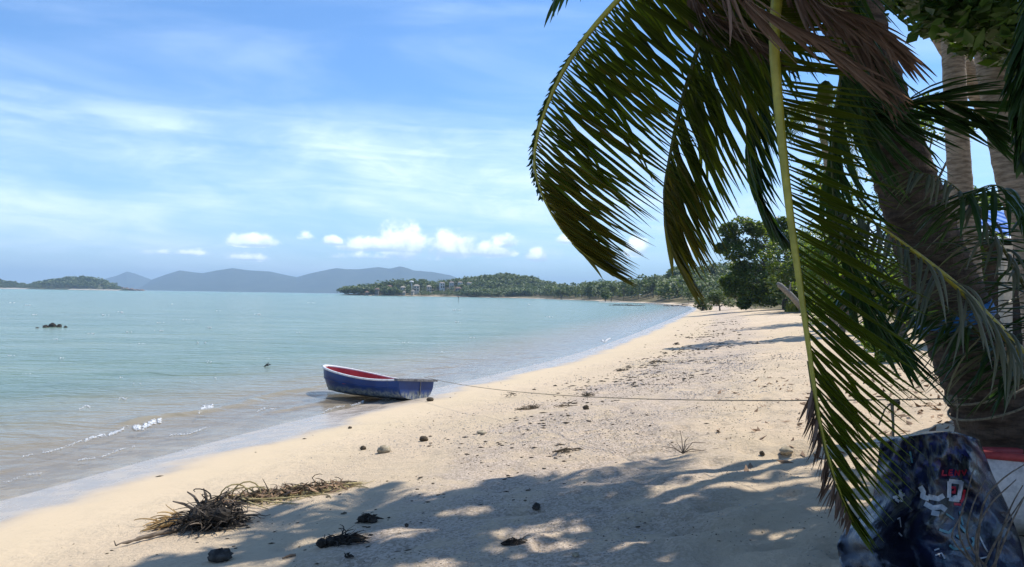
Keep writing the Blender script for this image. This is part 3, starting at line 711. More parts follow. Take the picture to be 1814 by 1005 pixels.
for a in (((39, 813), (150, 783), 120, .014, .7), ((150, 783), (226, 759), 130, .022, 1.2), ((236, 760), (285, 747), 200, .026, 2.2), ((300, 775), (372, 759), 80, .014, .6),
          ((139, 819), (239, 793), 90, .015, .6), ((6, 855), (74, 838), 50, .012, .5), ((352, 729), (377, 720), 90, .024, 1.8), ((455, 729), (490, 723), 30, .015, .6), ((140, 724), (160, 721), 25, .018, .6),
          ((571, 731), (647, 711), 70, .014, .7), ((1050, 625), (1082, 612), 60, .022, .8), ((1066, 605), (1080, 602), 30, .02, .7), ((1085, 612), (1140, 591), 40, .016, .9), ((1000, 640), (1050, 627), 30, .01, .5),
          ((210, 708), (225, 706), 20, .014, .5)):
    foam_line(*a)
shp = SH[(SH[:, 1] > 3) & (SH[:, 1] < 40)]
for i in range(1300):
    t = fr.random() * (len(shp) - 1.001); k = int(t); q = shp[k] + (shp[k + 1] - shp[k]) * (t - k); nrm = np.array([(shp[k + 1] - shp[k])[1], -(shp[k + 1] - shp[k])[0]]); nrm /= np.linalg.norm(nrm)
    if vnoise(np.array([q[1] * .8]), np.array([3.]), 5)[0] < -0.12: continue
    q = q + nrm * (fr.normal() * .02 + 0.02 + .14 * float(vnoise(np.array([q[1] * 1.1]), np.array([9.]), 6)[0]) + (.22 if i % 4 == 0 else 0) * (1 + float(vnoise(np.array([q[1] * .7]), np.array([2.]), 8)[0]))); foam((q[0], q[1], gz(q[0], q[1]) + .004), fr.uniform(.003, .009) * q[1] / 11, .4)
for i in range(46):
    a = (fr.uniform(-200, 1150), 0); yy = 535 + fr.random() ** 1.5 * 150; q = G(a[0], yy, 0)
    if shore_dist(np.array([q.x]), np.array([q.y]))[0] > -2: continue
    for j in range(fr.integers(2, 7)): foam((q.x + fr.normal() * .09 * q.y / 30, q.y + fr.normal() * .05, .03), fr.uniform(.010, .022) * q.y / 20, .6)
tag(ob('sea_foam', mesh_np('sea_foam', np.concatenate(FV), np.concatenate(FF)), M_FOAM), 'broken white foam lines on the small waves', 'foam', kind='stuff')

# ------------------------------------------------------------------ the blue dinghy
def m_hull(t, out):
    v = t.new('ShaderNodeTexCoord').outputs['Object']; x, y, z = t.sep(v)
    n = t.noise(v, 7, 6, 0.7); n2 = t.noise(t.scale(v, (1, 1, .35)), 22, 5, 0.7); n3 = t.noise(v, 2.0, 3)
    c = t.mix(t.mapr(n3, .35, .65), (0.006, 0.030, 0.135), (0.009, 0.046, 0.185))
    c = t.mix(t.mapr(n2, .56, .72, 0, .55), c, (0.05, 0.08, 0.13))
    zz = t.math('ADD', z, t.math('MULTIPLY', t.math('SUBTRACT', n, .5), 0.30))
    peel = t.math('MULTIPLY', t.mapr(zz, .24, .13), t.mapr(n2, .38, .54))
    c = t.mix(peel, c, t.mix(t.mapr(n, .4, .6), (0.13, 0.155, 0.16), (0.36, 0.38, 0.34)))
    c = t.mix(t.mapr(t.math('ADD', z, t.math('MULTIPLY', n, .1)), .12, .06), c, (0.012, 0.014, 0.018))
    bow = t.math('MULTIPLY', t.mapr(x, 2.28, 2.58), t.mapr(n, .40, .58))
    c = t.mix(t.math('MULTIPLY', bow, .75), c, (0.22, 0.27, 0.28))
    principled(t, out, c, 0.5, t.bump(t.math('ADD', n, n2), 0.25, 0.01), 0.4)
M_HULL = material('worn_blue_paint', m_hull)
M_RED = simple('red_paint', (0.40, 0.050, 0.055), (0.52, 0.085, 0.085), 5, 0.55, 0.15)
M_WHITE = simple('white_paint', (0.60, 0.58, 0.56), (0.82, 0.80, 0.78), 9, 0.55, 0.3, lo=.3, hi=.5)
M_GREYWOOD = simple('grey_wood', (0.085, 0.09, 0.10), (0.24, 0.24, 0.25), 14, 0.8, 0.5)
BL, BW, BD = 2.85, 0.60, 0.50
def hull_station(t):
    """t 0 transom .. 1 stem: half beam at sheer, half beam at chine, sheer height, keel height, stem rake"""
    b = BW * (0.93 + 0.10 * math.sin(min(t, .5) * math.pi)) if t < .45 else BW * 1.03 * max(0.0, 1 - ((t - .45) / .55) ** 2.9) ** 0.62
    ch = b * (0.80 - 0.18 * t); sh = BD - 0.06 + 0.15 * t ** 2.3 - 0.09 * math.sin(t * math.pi) * (1 - t); kz = 0.06 * max(0, (t - .55) / .45) ** 2 + 0.03 * max(0, .25 - t) / .25
    return b, ch, sh, kz
def hull_section(t, inset, floor):
    b, ch, sh, kz = hull_station(t); b = max(b - inset, 0.004); ch = max(ch - inset, 0.003); o = []
    prof = [(b, sh), (b * .985, sh * .82), (b * .96, sh * .62), (ch * 1.04 + .02 * b, sh * .36), (ch * .93, sh * .16 + kz + floor * .4), (ch * .62, .035 + kz + floor), (ch * .2, .006 + kz + floor), (0, kz + floor)]
    return [(-w, z) for w, z in prof] + [(w, z) for w, z in prof[::-1][1:]]
def shell(inset, floor, t0=0.0):
    vs = []; fs = []; n = 30; m = None
    for i in range(n + 1):
        t = t0 + (1 - t0) * i / n; sec = hull_section(t, inset, floor); m = len(sec)
        rake = 0.16 * t ** 6
        for w, z in sec: vs.append((t * (BL - 0.16 - inset) + rake * (z / .7), w, z))
    for i in range(n):
        for j in range(m - 1): fs.append((i * m + j, (i + 1) * m + j, (i + 1) * m + j + 1, i * m + j + 1))
    return vs, fs, m
boat_c = P(736, 692, 16.75); BOATZ = gz(boat_c.x, boat_c.y)
boat = empty('rowing_boat', 'small blue wooden rowing boat with red inside, aground at the waterline', 'boat', (boat_c.x, boat_c.y, 0.02))
HEAD = R(180 - 35); boat.rotation_euler = (R(5.5), R(0.6), HEAD)
b = MB(); vs, fs, m = shell(0, 0); b.add(vs, fs); hull = b.build('hull', M_HULL, boat, True)
b = MB(); vs, fs, m = shell(0.035, 0.05, 0.015); b.add(vs, [f[::-1] for f in fs]); b.build('inner_hull', M_RED, boat, True)
b = MB(); sec = hull_section(0, 0, 0); b.add([(-.001, w, z) for w, z in sec] + [(.04, w * .96, z + .004) for w, z in sec], [tuple(range(len(sec)))[::-1], tuple(range(len(sec), 2 * len(sec)))])
tr = b.build('transom', M_HULL, boat)
b = MB(); b.box((-.004, -.12, .30), (.02, .016, .34)); b.build('seam', M_GREYWOOD, tr)
b = MB(); b.box((0.01, 0, hull_station(0)[2] + .012), (.10, 2 * BW * .93 + .16, .05)); b.build('transom_cap', M_GREYWOOD, boat)
# gunwale: a rail all round the sheer
rail = []
for s in (-1, 1):
    seq = []
    for i in range(41):
        t = 1 - (1 - i / 40) ** 1.6 if True else i / 40
        bb, ch, sh, kz = hull_station(t); seq.append((t * (BL - .16) + .16 * t ** 6 * sh / .7, s * (bb - .012), sh + .008))
    rail.append(seq)
pts = rail[0] + rail[1][::-1]
b = MB()
for k in range(len(pts) - 1):
    pass
b.tube(pts[:41] + pts[42:], [.022 + .014 * math.exp(-((i - 40.5) / 12) ** 2) for i in range(81)], 8)
b.build('gunwale', M_WHITE, boat, True)
for fk_ in (1, 13):
    b = MB(); st = []
    for i in range(26):
        t = .02 + .955 * i / 25; sec = hull_section(t, 0, 0); w_, z_ = sec[2 if fk_ == 1 else 12]; st.append((t * (BL - .16) + .16 * t ** 6 * z_ / .7, w_ * 1.005, z_))
    b.tube(st, .011, 5); b.build('strake', M_HULL, boat, True)
for xx, nm in ((0.62, 'seat'), (1.55, 'seat')):
    bb, ch, sh, kz = hull_station(xx / BL); b = MB(); b.box((xx, 0, sh * .62), (.20, 2 * bb * .92, .03)); b.build(nm, M_RED, boat)
b = MB(); b.box((0.34, 0, .1), (.3, .6, .02)); b.build('floor_board', M_GREYWOOD, boat)
for xx in (.35, .8, 1.25, 1.7, 2.05):
    bb, ch, sh, kz = hull_station(xx / BL); b = MB()
    for s in (-1, 1): b.tube([(xx, s * (bb - .05), sh - .03), (xx, s * (bb * .93 - .05), sh * .6), (xx, s * (ch * .9 - .04), sh * .25)], .016, 5)
    b.build('rib', M_RED, boat)
# dark strip of weed under the hull where it sits
bpy.context.view_layer.update()
def boat_pt(x, y, z): return boat.matrix_world @ Vector((x, y, z))

# ------------------------------------------------------------------ coconut palms
_gr = np.random.default_rng(142); NG = 62
FLECKX, FLECKY, FLECKR = _gr.uniform(-1.9, 4.2, NG), _gr.uniform(2.9, 6.7, NG), _gr.uniform(.07, .19, NG)   # chosen sun fleck spots; foliage overhead is cut away along their sun rays
def on_fleck_ray(pts):
    pts = np.asarray(pts).reshape(-1, 3); k = (pts[:, 2] - .8) / math.tan(SUN_EL); qx, qy = pts[:, 0] - math.sin(SUN_AZ) * k, pts[:, 1] - math.cos(SUN_AZ) * k
    return ((((qx[:, None] - FLECKX) / 2.0) ** 2 + (qy[:, None] - FLECKY) ** 2) < FLECKR ** 2).any(1)
PALM_X = {}
def rachis_frames(pts, n): 
    c = spline(pts, n); tg = [(c[min(i + 1, n - 1)] - c[max(i - 1, 0)]).normalized() for i in range(n)]; return c, tg
def leaflet_geo(p, d0, stream, L, w, segs=5, bend=0.5, rng=None, vfold=0.35, curl=0.0):
    """one drooping V-folded leaflet as verts, faces"""
    vs = []; fs = []; d = d0.normalized(); q = Vector(p); st = L / segs
    ref = stream.cross(d); ref = ref.normalized() if ref.length > 1e-3 else d.cross(Vector((0, 0, 1))).normalized()
    for i in range(segs + 1):
        t = i / segs
        side = d.cross(Vector((0.1, 0.2, 1.0))); side = side.normalized() if side.length > .15 else ref
        nrm = side.cross(d).normalized()
        ww = w * (0.35 + 2.6 * t if t < .25 else 1.0 - max(0, (t - .45) / .55) ** 1.6 * .96) * 0.5
        vs += [q - side * ww - nrm * ww * vfold, q + nrm * ww * .15, q + side * ww - nrm * ww * vfold]
        d = (d + stream * (bend * (.35 + t) / segs * 2) + Vector((0, 0, -1)) * (curl * t / segs)).normalized(); q = q + d * st
    for i in range(segs):
        a = i * 3; fs += [(a, a + 1, a + 4, a + 3), (a + 1, a + 2, a + 5, a + 4)]
    return vs, fs
def frond(parent, pts, n_leaf, L, r0, stream, bvec, mat, rmat, seed, single=False, w=0.034, t0=0.12, t1=1.0, sides=(1, 1), bend=0.55, spread=0.55, along=0.5, sw=0.7, lprof=None, stream2=None, s2t0=0.0, curl=0.0, segs=5, tipmat=None, part='frond', label=None, skip=0.04, jit=0.12, cut_flecks=False):
    """rachis with leaflets; parent space is the palm base; returns the frond object"""
    rng = random.Random(seed); base = Vector(parent.location); n = 40; c, tg = rachis_frames(pts, n)
    b = MB(); b.tube([p - base for p in c], lambda s: max(r0 * (1 - s) ** 0.75, .003), 7); fr_ = b.build(part, rmat, parent, True)
    if label: fr_['label'] = label
    allb = MB(); tipb = MB()
    for k in range(n_leaf):
        for si, s in enumerate((-1, 1)):
            if sides[si] <= 0 or rng.random() < skip or rng.random() > sides[si]: continue
            t = t0 + (t1 - t0) * (k + rng.random() * .6) / n_leaf; f = t * (n - 1); i = min(int(f), n - 2); p = c[i].lerp(c[i + 1], f - i); tan = tg[i]
            st = (stream if stream2 is None else stream.lerp(stream2, min(1, max(0, (t - s2t0) / (1 - s2t0))))).normalized()
            bv = (bvec - tan * bvec.dot(tan)).normalized()
            ll = (lprof(t) if lprof else (0.45 + 0.55 * math.sin(min(1, t * 1.25 + .12) * math.pi * .62)) * (1 - .45 * max(0, t - .7) / .3)) * L * rng.uniform(.86, 1.1)
            d0 = tan * along + bv * (s * spread) + st * sw + Vector((rng.gauss(0, jit), rng.gauss(0, jit), rng.gauss(0, jit)))
            kink = rng.random() < .09; 
            if kink: st = (st + Vector((rng.gauss(0, .3), rng.gauss(0, .3), -1.1))).normalized(); ll *= rng.uniform(.6, .95)
            vs, fs = leaflet_geo(p - base, d0, (st + Vector((rng.gauss(0, jit), rng.gauss(0, jit), rng.gauss(0, jit)))).normalized(), ll, w * rng.uniform(.8, 1.15), segs, bend * rng.uniform(.7, 1.3) * (2.0 if kink else 1), rng, curl=curl)
            if cut_flecks and on_fleck_ray([tuple(Vector(v) + base) for v in vs[1::3]]).any(): continue
            mt = tipmat if (tipmat is not None and (t + rng.uniform(-.10, .10) > .80 or rng.random() < .05)) else mat
            if single and (single == 2 or s == single):
                lb = MB(); lb.add(vs, fs); lb.build('leaflet', mt, fr_)
            elif mt is mat: allb.add(vs, fs)
            else: tipb.add(vs, fs)
    if tipb.v:
        o = tipb.build('tip_leaflets', tipmat, fr_); o['kind'] = 'stuff'
    if allb.v:
        o = allb.build('leaflets', mat, fr_); o['kind'] = 'stuff'
    return fr_
def trunk_mesh(pts, rads, rings, ring_amp=0.05, n=22, seg=150, seed=0):
    c = spline(pts, seg); rg = random.Random(seed); b = MB(); vs = []; fs = []; N = len(rads) - 1; L = 0
    tot = sum((c[i + 1] - c[i]).length for i in range(seg - 1)); rl = tot / rings; acc = 0
    for i, p in enumerate(c):
        t = i / (seg - 1); f = t * N; k = min(int(f), N - 1); r = rads[k] + (rads[k + 1] - rads[k]) * (f - k)
        if i: acc += (c[i] - c[i - 1]).length
        saw = (acc / rl) % 1.0; tg = (c[min(i + 1, seg - 1)] - c[max(i - 1, 0)]).normalized(); u = Vector((0, 1, 0)).cross(tg).normalized(); w = tg.cross(u)
        for j in range(n):
            a = 2 * math.pi * j / n; rr_ = r * (1 + ring_amp * (1 - saw) ** 2 + .025 * math.sin(3 * a + acc * 2.1) + rg.uniform(-.012, .012)); vs.append(p + u * (rr_ * math.cos(a)) + w * (rr_ * math.sin(a)))
    for i in range(seg - 1):
        for j in range(n): fs.append((i * n + j, i * n + (j + 1) % n, (i + 1) * n + (j + 1) % n, (i + 1) * n + j))
    return vs, fs
def crown_fronds(palm, top, nf, L, leafL, seed, mat=M_LEAF_D, elev=(-.5, 1.1), skip_az=None, leaves=62, w=.045, fwd_limit=None):
    rg = random.Random(seed)
    for i in range(nf):
        a = 2 * math.pi * (i * 0.382 + rg.random() * .05); e = elev[0] + (elev[1] - elev[0]) * ((i * .618) % 1.0)
        if skip_az and skip_az(a, e): continue
        d = Vector((math.cos(a) * math.cos(e), math.sin(a) * math.cos(e), math.sin(e))); pts = [top]; q = Vector(top); dd = d.copy(); l = L * rg.uniform(.85, 1.1)
        for k in range(6):
            q = q + dd * l / 6; pts.append(q.copy()); dd = (dd + Vector((0, 0, -.30 - .06 * k))).normalized()
        bv = d.cross(Vector((0, 0, 1)))
        frond(palm, pts, leaves, leafL, .026, Vector((0, 0, -1)), bv, mat, M_RACHIS_D, seed * 50 + i, w=w, t0=.15, bend=.4, spread=.8, along=.6, sw=.12, segs=4, cut_flecks=True)
X = rt; Y = fwd; U = up
def sv(r, d, f=0.0): return (X * r - U * d + Y * f).normalized()

# main palm: leaning trunk at the right, five metres away
tp = [P(1835, 930, 5.0), P(1800, 830, 5.0), P(1762, 720, 5.0), P(1708, 600, 5.0), P(1655, 470, 5.02), P(1608, 330, 5.05), P(1562, 190, 5.08), P(1522, 60, 5.1), P(1490, -80, 5.1), P(1468, -220, 5.1), P(1458, -320, 5.1)]
g0 = gz(tp[0].x, tp[0].y); tp[0].z = g0 - 0.12
palm = empty('coconut_palm', 'big leaning coconut palm at right with long fronds hanging to the sand', 'palm tree', (tp[0].x, tp[0].y, g0))
pb = Vector(palm.location)
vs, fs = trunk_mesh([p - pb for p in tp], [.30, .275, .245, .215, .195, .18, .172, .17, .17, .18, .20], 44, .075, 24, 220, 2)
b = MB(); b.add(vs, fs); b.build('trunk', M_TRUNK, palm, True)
top = P(1458, -320, 5.1)
A = [top, P(1400, -300, 4.95), P(1250, -150, 4.75), P(1095, 0, 4.6), P(1010, 105, 4.5), P(962, 205, 4.42), P(946, 285, 4.36), P(962, 350, 4.3), P(1008, 425, 4.25), P(1068, 474, 4.2)]
def LP(*kv):
    return lambda t: float(np.interp(t, [a for a, _ in kv], [b for _, b in kv]))
def profA(t): return .55 + .45 * math.sin(min(1, t * 1.15) * math.pi * .62) if t < .8 else 1.0 - (t - .8) * 3.1
frond(palm, A, 138, 1.06, .030, sv(.74, .67, .05), Y, M_LEAF, M_RACHIS, 1, -1, w=.042, t0=.10, bend=.45, spread=.24, along=.12, sw=.85, stream2=sv(.86, .5), lprof=LP((0, .42), (.35, .60), (.5, .76), (.68, .88), (.85, .64), (1, .20)), tipmat=M_LEAF_Y, label='outermost frond arching left against the sky', jit=.045)
frond(palm, [p - X * .012 for p in A[3:8]], 56, .055, .006, sv(-.5, .8), X, M_LEAF_D, M_RACHIS_D, 101, w=.030, t0=.05, sides=(1, .6), bend=.6, spread=.4, along=.8, sw=.2, segs=3, part='frond_edge', lprof=LP((0, .8), (.5, 1), (1, .7)))
B_ = [top, P(1400, -230, 4.8), P(1310, -90, 4.68), P(1258, 20, 4.6), P(1232, 100, 4.55), P(1205, 190, 4.5), P(1186, 280, 4.46), P(1176, 350, 4.42), P(1186, 425, 4.4), P(1222, 492, 4.36)]
frond(palm, B_, 96, 1.0, .028, sv(.50, .86), Y, M_LEAF, M_RACHIS_D, 2, False, w=.038, t0=.22, bend=.5, spread=.26, along=.2, sw=.85, lprof=LP((0, .6), (.4, .85), (.6, .85), (.8, .64), (1, .18)), tipmat=M_LEAF_Y, label='second hanging frond with yellow tip', jit=.08)
C_ = [top, P(1430, -180, 5.1), P(1378, -20, 5.1), P(1338, 110, 5.1), P(1324, 210, 5.1), P(1330, 300, 5.1), P(1355, 370, 5.05), P(1398, 430, 5.0)]
frond(palm, C_, 76, .66, .026, sv(.42, .9), Y, M_LEAF_D, M_RACHIS_D, 3, w=.036, t0=.2, bend=.6, spread=.3, along=.3, sw=.7, lprof=LP((0, .7), (.5, 1), (.75, .75), (1, .2)), label='dark hanging frond behind the yellow stalk')
D_ = [top, P(1432, -240, 4.75), P(1392, -100, 4.25), P(1372, 50, 3.9), P(1377, 160, 3.88), P(1388, 280, 3.84), P(1402, 400, 3.8), P(1419, 520, 3.76), P(1436, 640, 3.72), P(1453, 750, 3.68), P(1480, 850, 3.64), P(1512, 925, 3.62)]
profD = LP((.3, .36), (.55, .46), (.66, .62), (.78, .74), (.88, .58), (1, .16))
frond(palm, D_, 135, .98, .044, sv(.96, .12), Y, M_LEAF, M_RACHIS, 4, -1, w=.036, t0=.31, sides=(1, .35), bend=.45, spread=.22, along=.10, sw=.95, lprof=profD, stream2=sv(.50, .88), s2t0=.52, tipmat=None, label='frond with thick yellow stalk hanging down to the blue tarp', jit=.06)
# its short browned leaflets on the left side near the tip
frond(palm, [p + Vector((-.004, .012, 0)) for p in D_[8:]], 40, .17, .010, sv(-.42, .95), Y, M_LEAF_B, M_RACHIS_D, 5, w=.020, t0=.15, sides=(1, .4), bend=.7, spread=.08, along=.2, sw=.7, curl=.6, lprof=lambda t: 1.0 if t < .7 else 1.0 - (t - .7) * 1.6, label='curled brown leaflets at the frond tip')
# long fronds leaning over the trunk from the lower right
E_ = [P(1880, 700, 4.3), P(1814, 630, 4.25), P(1756, 568, 4.2), P(1700, 512, 4.15), P(1640, 462, 4.1), P(1570, 410, 4.05), P(1500, 360, 4.0)]
young = empty('young_palm', 'young palm at right edge with pale drooping leaflets across the trunk', 'palm tree', (0, 0, 0))
q = P(1930, 880, 4.4); young.location = (q.x, q.y, gz(q.x, q.y))
yb = Vector(young.location)
b = MB(); vs, fs = trunk_mesh([Vector((0, 0, -.1)), Vector((0, 0, .25)), P(1900, 740, 4.35) - yb], [.16, .13, .09], 6, .05, 14, 24, 5); b.add(vs, fs); b.build('trunk', M_TRUNK, young, True)
frond(young, [P(1905, 735, 4.35)] + E_, 50, .56, .034, sv(-.10, .98), Y, M_LEAF_G, M_RACHIS, 6, w=.022, t0=.18, bend=.75, spread=.42, along=.30, sw=.28, label='frond with green stalk slanting across the trunk', segs=6)
for i, (pp, mt, st, LL, sd_, ww) in enumerate((
    ([P(1905, 735, 4.4), P(1840, 560, 4.3), P(1770, 430, 4.25), P(1690, 330, 4.2), P(1610, 300, 4.15)], M_LEAF_G, sv(-.2, .95), .42, 61, .022),
    ([P(1905, 740, 4.4), P(1800, 660, 4.45), P(1700, 560, 4.5), P(1590, 510, 4.5), P(1500, 500, 4.5)], M_LEAF_D, sv(-.3, .9), .55, 62, .028),
    ([P(1905, 735, 4.4), P(1870, 520, 4.3), P(1830, 400, 4.2), P(1770, 330, 4.1), P(1700, 350, 4.0)], M_LEAF_D, sv(-.1, .98), .6, 63, .03))):
    frond(young, pp, 46, LL, .018, st, Y, mt, M_RACHIS_D, sd_, w=ww, t0=.2, bend=.6, spread=.5, along=.4, sw=.3, segs=5)
# leafy dark fronds crossing the trunk higher up
Fx = [P(1470, -40, 5.0), P(1490, 130, 4.7), P(1535, 200, 4.55), P(1600, 185, 4.5), P(1680, 180, 4.45), P(1760, 215, 4.4)]
frond(palm, Fx, 60, .60, .02, sv(.80, .45), U, M_LEAF_D, M_RACHIS_D, 7, w=.034, t0=.3, bend=.5, spread=.35, along=.6, sw=.35, label='dark frond lying across the upper trunk')
Fy = [top, P(1500, -120, 4.4), P(1500, 60, 4.3), P(1480, 200, 4.2), P(1475, 330, 4.2), P(1500, 450, 4.2), P(1550, 560, 4.2), P(1610, 640, 4.2)]
frond(palm, Fy, 78, .62, .018, sv(.55, .75), Y, M_LEAF_D, M_RACHIS_D, 8, w=.030, t0=.36, bend=.6, spread=.45, along=.4, sw=.4, label='dark frond hanging between the yellow stalk and the trunk')
# dead brown fronds draped over the crown shaft
for i, (pp, LL, st) in enumerate((([top, P(1330, -180, 4.3), P(1270, -70, 3.75), P(1330, 5, 3.7), P(1430, 60, 3.7), P(1540, 140, 3.75)], .46, sv(.75, .65)),
                                  ([top, P(1420, -180, 4.7), P(1440, -60, 4.2), P(1485, 10, 4.1), P(1530, 70, 4.1), P(1570, 150, 4.15)], .52, sv(.45, .85)),
                                  ([top, P(1380, -160, 4.4), P(1390, -60, 3.9), P(1440, 0, 3.8), P(1520, 30, 3.8), P(1600, 90, 3.85)], .46, sv(.6, .75)),
                                  ([top, P(1300, -160, 4.7), P(1230, -60, 4.6), P(1225, 0, 4.6), P(1280, 40, 4.55), P(1360, 90, 4.5)], .50, sv(.8, .55)))):
    frond(palm, pp, 74, LL, .022, st, Y, M_LEAF_B, M_RACHIS_B, 90 + i, w=.022, t0=.22, bend=.6, spread=.30, along=.7, sw=.35, jit=.10, label='dead brown frond draped over the palm crown' if i == 0 else None)
# boots / fibre sleeve around the crown shaft
b = MB()
for i in range(16):
    a = i * 2.4; z0 = -.5 + .055 * i; ax = (tp[-1] - tp[-3]).normalized(); c0 = tp[-2] + ax * z0; u = Vector((math.cos(a), math.sin(a), 0))
    b.tube([c0 - pb + u * .10, c0 - pb + u * .22 + ax * .16, c0 - pb + u * .30 + ax * .42], [.07, .05, .022], 6)
b.build('leaf_base', M_RACHIS_B, palm, True)
crown_fronds(palm, top, 13, 2.7, .62, 3, M_LEAF, (.0, 1.15), lambda a, e: (e < .8 and (math.sin(a) < -.1 or math.cos(a) < -.3)) or (math.sin(a) < -.2 and math.cos(a) < .2))
# unripe coconuts
for i, (px, py, dp) in enumerate(((1462, 165, 4.95),)):
    b = MB(); rock_mesh(b, (0, 0, 0), (.055, .055, .07), np.random.default_rng(i), 9); o = b.build('coconut', simple('coconut_skin', (0.10, 0.13, 0.02), (0.22, 0.22, 0.05), 6, .5, .1), palm, True); o.location = P(px, py, dp) - pb
# palms behind
def back_palm(pxs, depth, rads, label, seed, Lf, mat=M_TRUNK2, nf=9, elev=(-.25, 1.2)):
    pts = [P(x, y, depth) for x, y in pxs]; z0 = gz(pts[0].x, pts[0].y); pts[0].z = z0 - .1
    e = empty('coconut_palm', label, 'palm tree', (pts[0].x, pts[0].y, z0)); bb = Vector(e.location)
    vs, fs = trunk_mesh([p - bb for p in pts], rads, 40, .06, 16, 120, seed); b = MB(); b.add(vs, fs); b.build('trunk', mat, e, True)
    crown_fronds(e, pts[-1], nf, Lf, .72, seed, M_LEAF, elev); return e
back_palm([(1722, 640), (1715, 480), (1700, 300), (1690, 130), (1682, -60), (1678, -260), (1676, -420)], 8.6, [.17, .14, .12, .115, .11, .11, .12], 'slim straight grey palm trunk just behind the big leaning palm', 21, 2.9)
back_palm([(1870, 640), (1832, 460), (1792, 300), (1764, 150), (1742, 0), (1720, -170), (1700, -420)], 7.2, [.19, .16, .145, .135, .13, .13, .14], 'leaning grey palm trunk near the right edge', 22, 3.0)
back_palm([(1476, 566), (1480, 480), (1476, 390), (1468, 310), (1458, 240), (1450, 200)], 33, [.2, .17, .15, .14, .14, .15], 'distant palm on the sand seen through the fronds right of the yellow stalk', 23, 3.4, M_TRUNK2, 13, (-.4, 1.1))
# dark hanging frond at the right edge
gp = empty('fan_palm', 'dark palm with a broad hanging frond at the upper right edge', 'palm tree', (2.9, 3.1, gz(2.9, 3.1)))
gb = Vector(gp.location); gt = P(1905, -160, 3.3)
b = MB(); vs, fs = trunk_mesh([Vector((.25, .1, -.1)), Vector((.3, .1, 1.2)), gt - gb], [.12, .10, .09], 20, .05, 14, 60, 9); b.add(vs, fs); b.build('trunk', M_TRUNK, gp, True)
for i, (pp, LL) in enumerate((([gt, P(1870, -120, 3.2), P(1832, -20, 3.15), P(1812, 90, 3.1), P(1808, 200, 3.1), P(1812, 270, 3.1)], .22), ([gt, P(1880, -80, 3.1), P(1850, 20, 3.0), P(1838, 160, 3.0), P(1836, 260, 3.0)], .26))):
    frond(gp, pp, 60, LL, .014, sv(-.05, 1), X, M_LEAF_D, M_RACHIS_D, 70 + i, w=.040, t0=.12, bend=.7, spread=.35, along=.6, sw=.5)
crown_fronds(gp, gt, 8, 1.7, .42, 44, M_LEAF_D, (.25, 1.25), lambda a, e: math.sin(a) < -.75, 44, .035)
# frond tip poking in at the top centre
tpalm = empty('coconut_palm', 'palm whose frond tip dips in at the top edge, left of the arching frond', 'palm tree', (0, 0, 0))
q = P(1640, 700, 9.5); tpalm.location = (q.x + 2.0, q.y, gz(q.x + 2, q.y)); tb_ = Vector(tpalm.location); tt = Vector((3.4, 8.6, 8.0))
b = MB(); vs, fs = trunk_mesh([Vector((0, 0, -.1)), (tt - tb_) * .3 + Vector((.3, 0, .3)), (tt - tb_) * .7, tt - tb_], [.18, .14, .12, .12], 40, .06, 14, 100, 12); b.add(vs, fs); b.build('trunk', M_TRUNK2, tpalm, True)
frond(tpalm, [tt, tt + Vector((-.9, -1.2, .2)), P(1180, -230, 5.9), P(1060, -90, 5.6), P(1000, -22, 5.4), P(978, 2, 5.35)], 66, .46, .02, sv(.15, .95), Y, M_LEAF_D, M_RACHIS_D, 75, w=.03, t0=.1, bend=.5, spread=.6, along=.7, sw=.2)
crown_fronds(tpalm, tt, 8, 2.6, .7, 31, M_LEAF, (.05, 1.2))

# ------------------------------------------------------------------ broad shade tree overhead (casts the dappled shade on the near sand)
poly = np.array([(-4.6, 0.5), (-3.9, 3.3), (-2.95, 5.4), (-1.7, 6.9), (-.4, 7.5), (.5, 7.35), (1.1, 6.85), (1.9, 6.6), (2.7, 6.7), (4.2, 7.4), (7.5, 7.0), (8, 1), (3, -3), (-3, -3)])
def inside(x, y):
    r = np.zeros(x.shape, bool); n = len(poly)
    for i in range(n):
        (xa, ya), (xb, yb) = poly[i], poly[(i + 1) % n]; c = ((ya > y) != (yb > y)) & (x < (xb - xa) * (y - ya) / (yb - ya + 1e-12) + xa); r ^= c
    return r
sr = np.random.default_rng(42); cx = sr.uniform(-4.6, 8, 4000); cy = sr.uniform(-3, 7.5, 4000)
r_ = sr.uniform(.30, .55, 4000)
okk = inside(cx, cy) & inside(cx - r_ * .5, cy + r_ * .55) & inside(cx, cy + r_ * .6); cx, cy, r_ = cx[okk], cy[okk], r_[okk]
lf = (cx < 0.3) & (cy > 2.2); sel_ = np.concatenate([np.flatnonzero(lf)[:330], np.flatnonzero(~lf)[:380]]); cx, cy, r_ = cx[sel_], cy[sel_], r_[sel_]
hz = sr.uniform(6.2, 8.6, len(cx)); k = hz / math.tan(SUN_EL)
cc = np.stack([cx + math.sin(SUN_AZ) * k, cy + math.cos(SUN_AZ) * k, hz + .8], 1)
shade = empty('shade_tree', 'broad leafy tree overhead at right shading the near sand', 'tree', (7.6, 6.0, gz(7.6, 6.0)))
sb = Vector(shade.location); fk = Vector((6.6, 6.0, 4.6)); b = MB()
b.tube([p - sb for p in limb_path(sb - Vector((0, 0, .2)), fk, 0, 8, .03)], lambda s: .34 - .12 * s, 12)
for g in range(9):
    sel = cc[(np.arange(len(cc)) % 9) == g]; hub = Vector(sel.mean(0)) * .6 + Vector(sel[0]) * .4 - Vector((0, 0, .5)); hub.z = max(hub.z, 6.2)
    b.tube([p - sb for p in limb_path(fk, hub, .08, 7)], lambda s: .17 - .12 * s, 7)
    for q in sel[:10]: b.tube([p - sb for p in limb_path(hub, q, .05, 5)], lambda s: .045 - .035 * s, 4)
b.build('trunk', M_BARK, shade, True)
pts = clump_points(cc, r_, 44, sr, .25, .6)
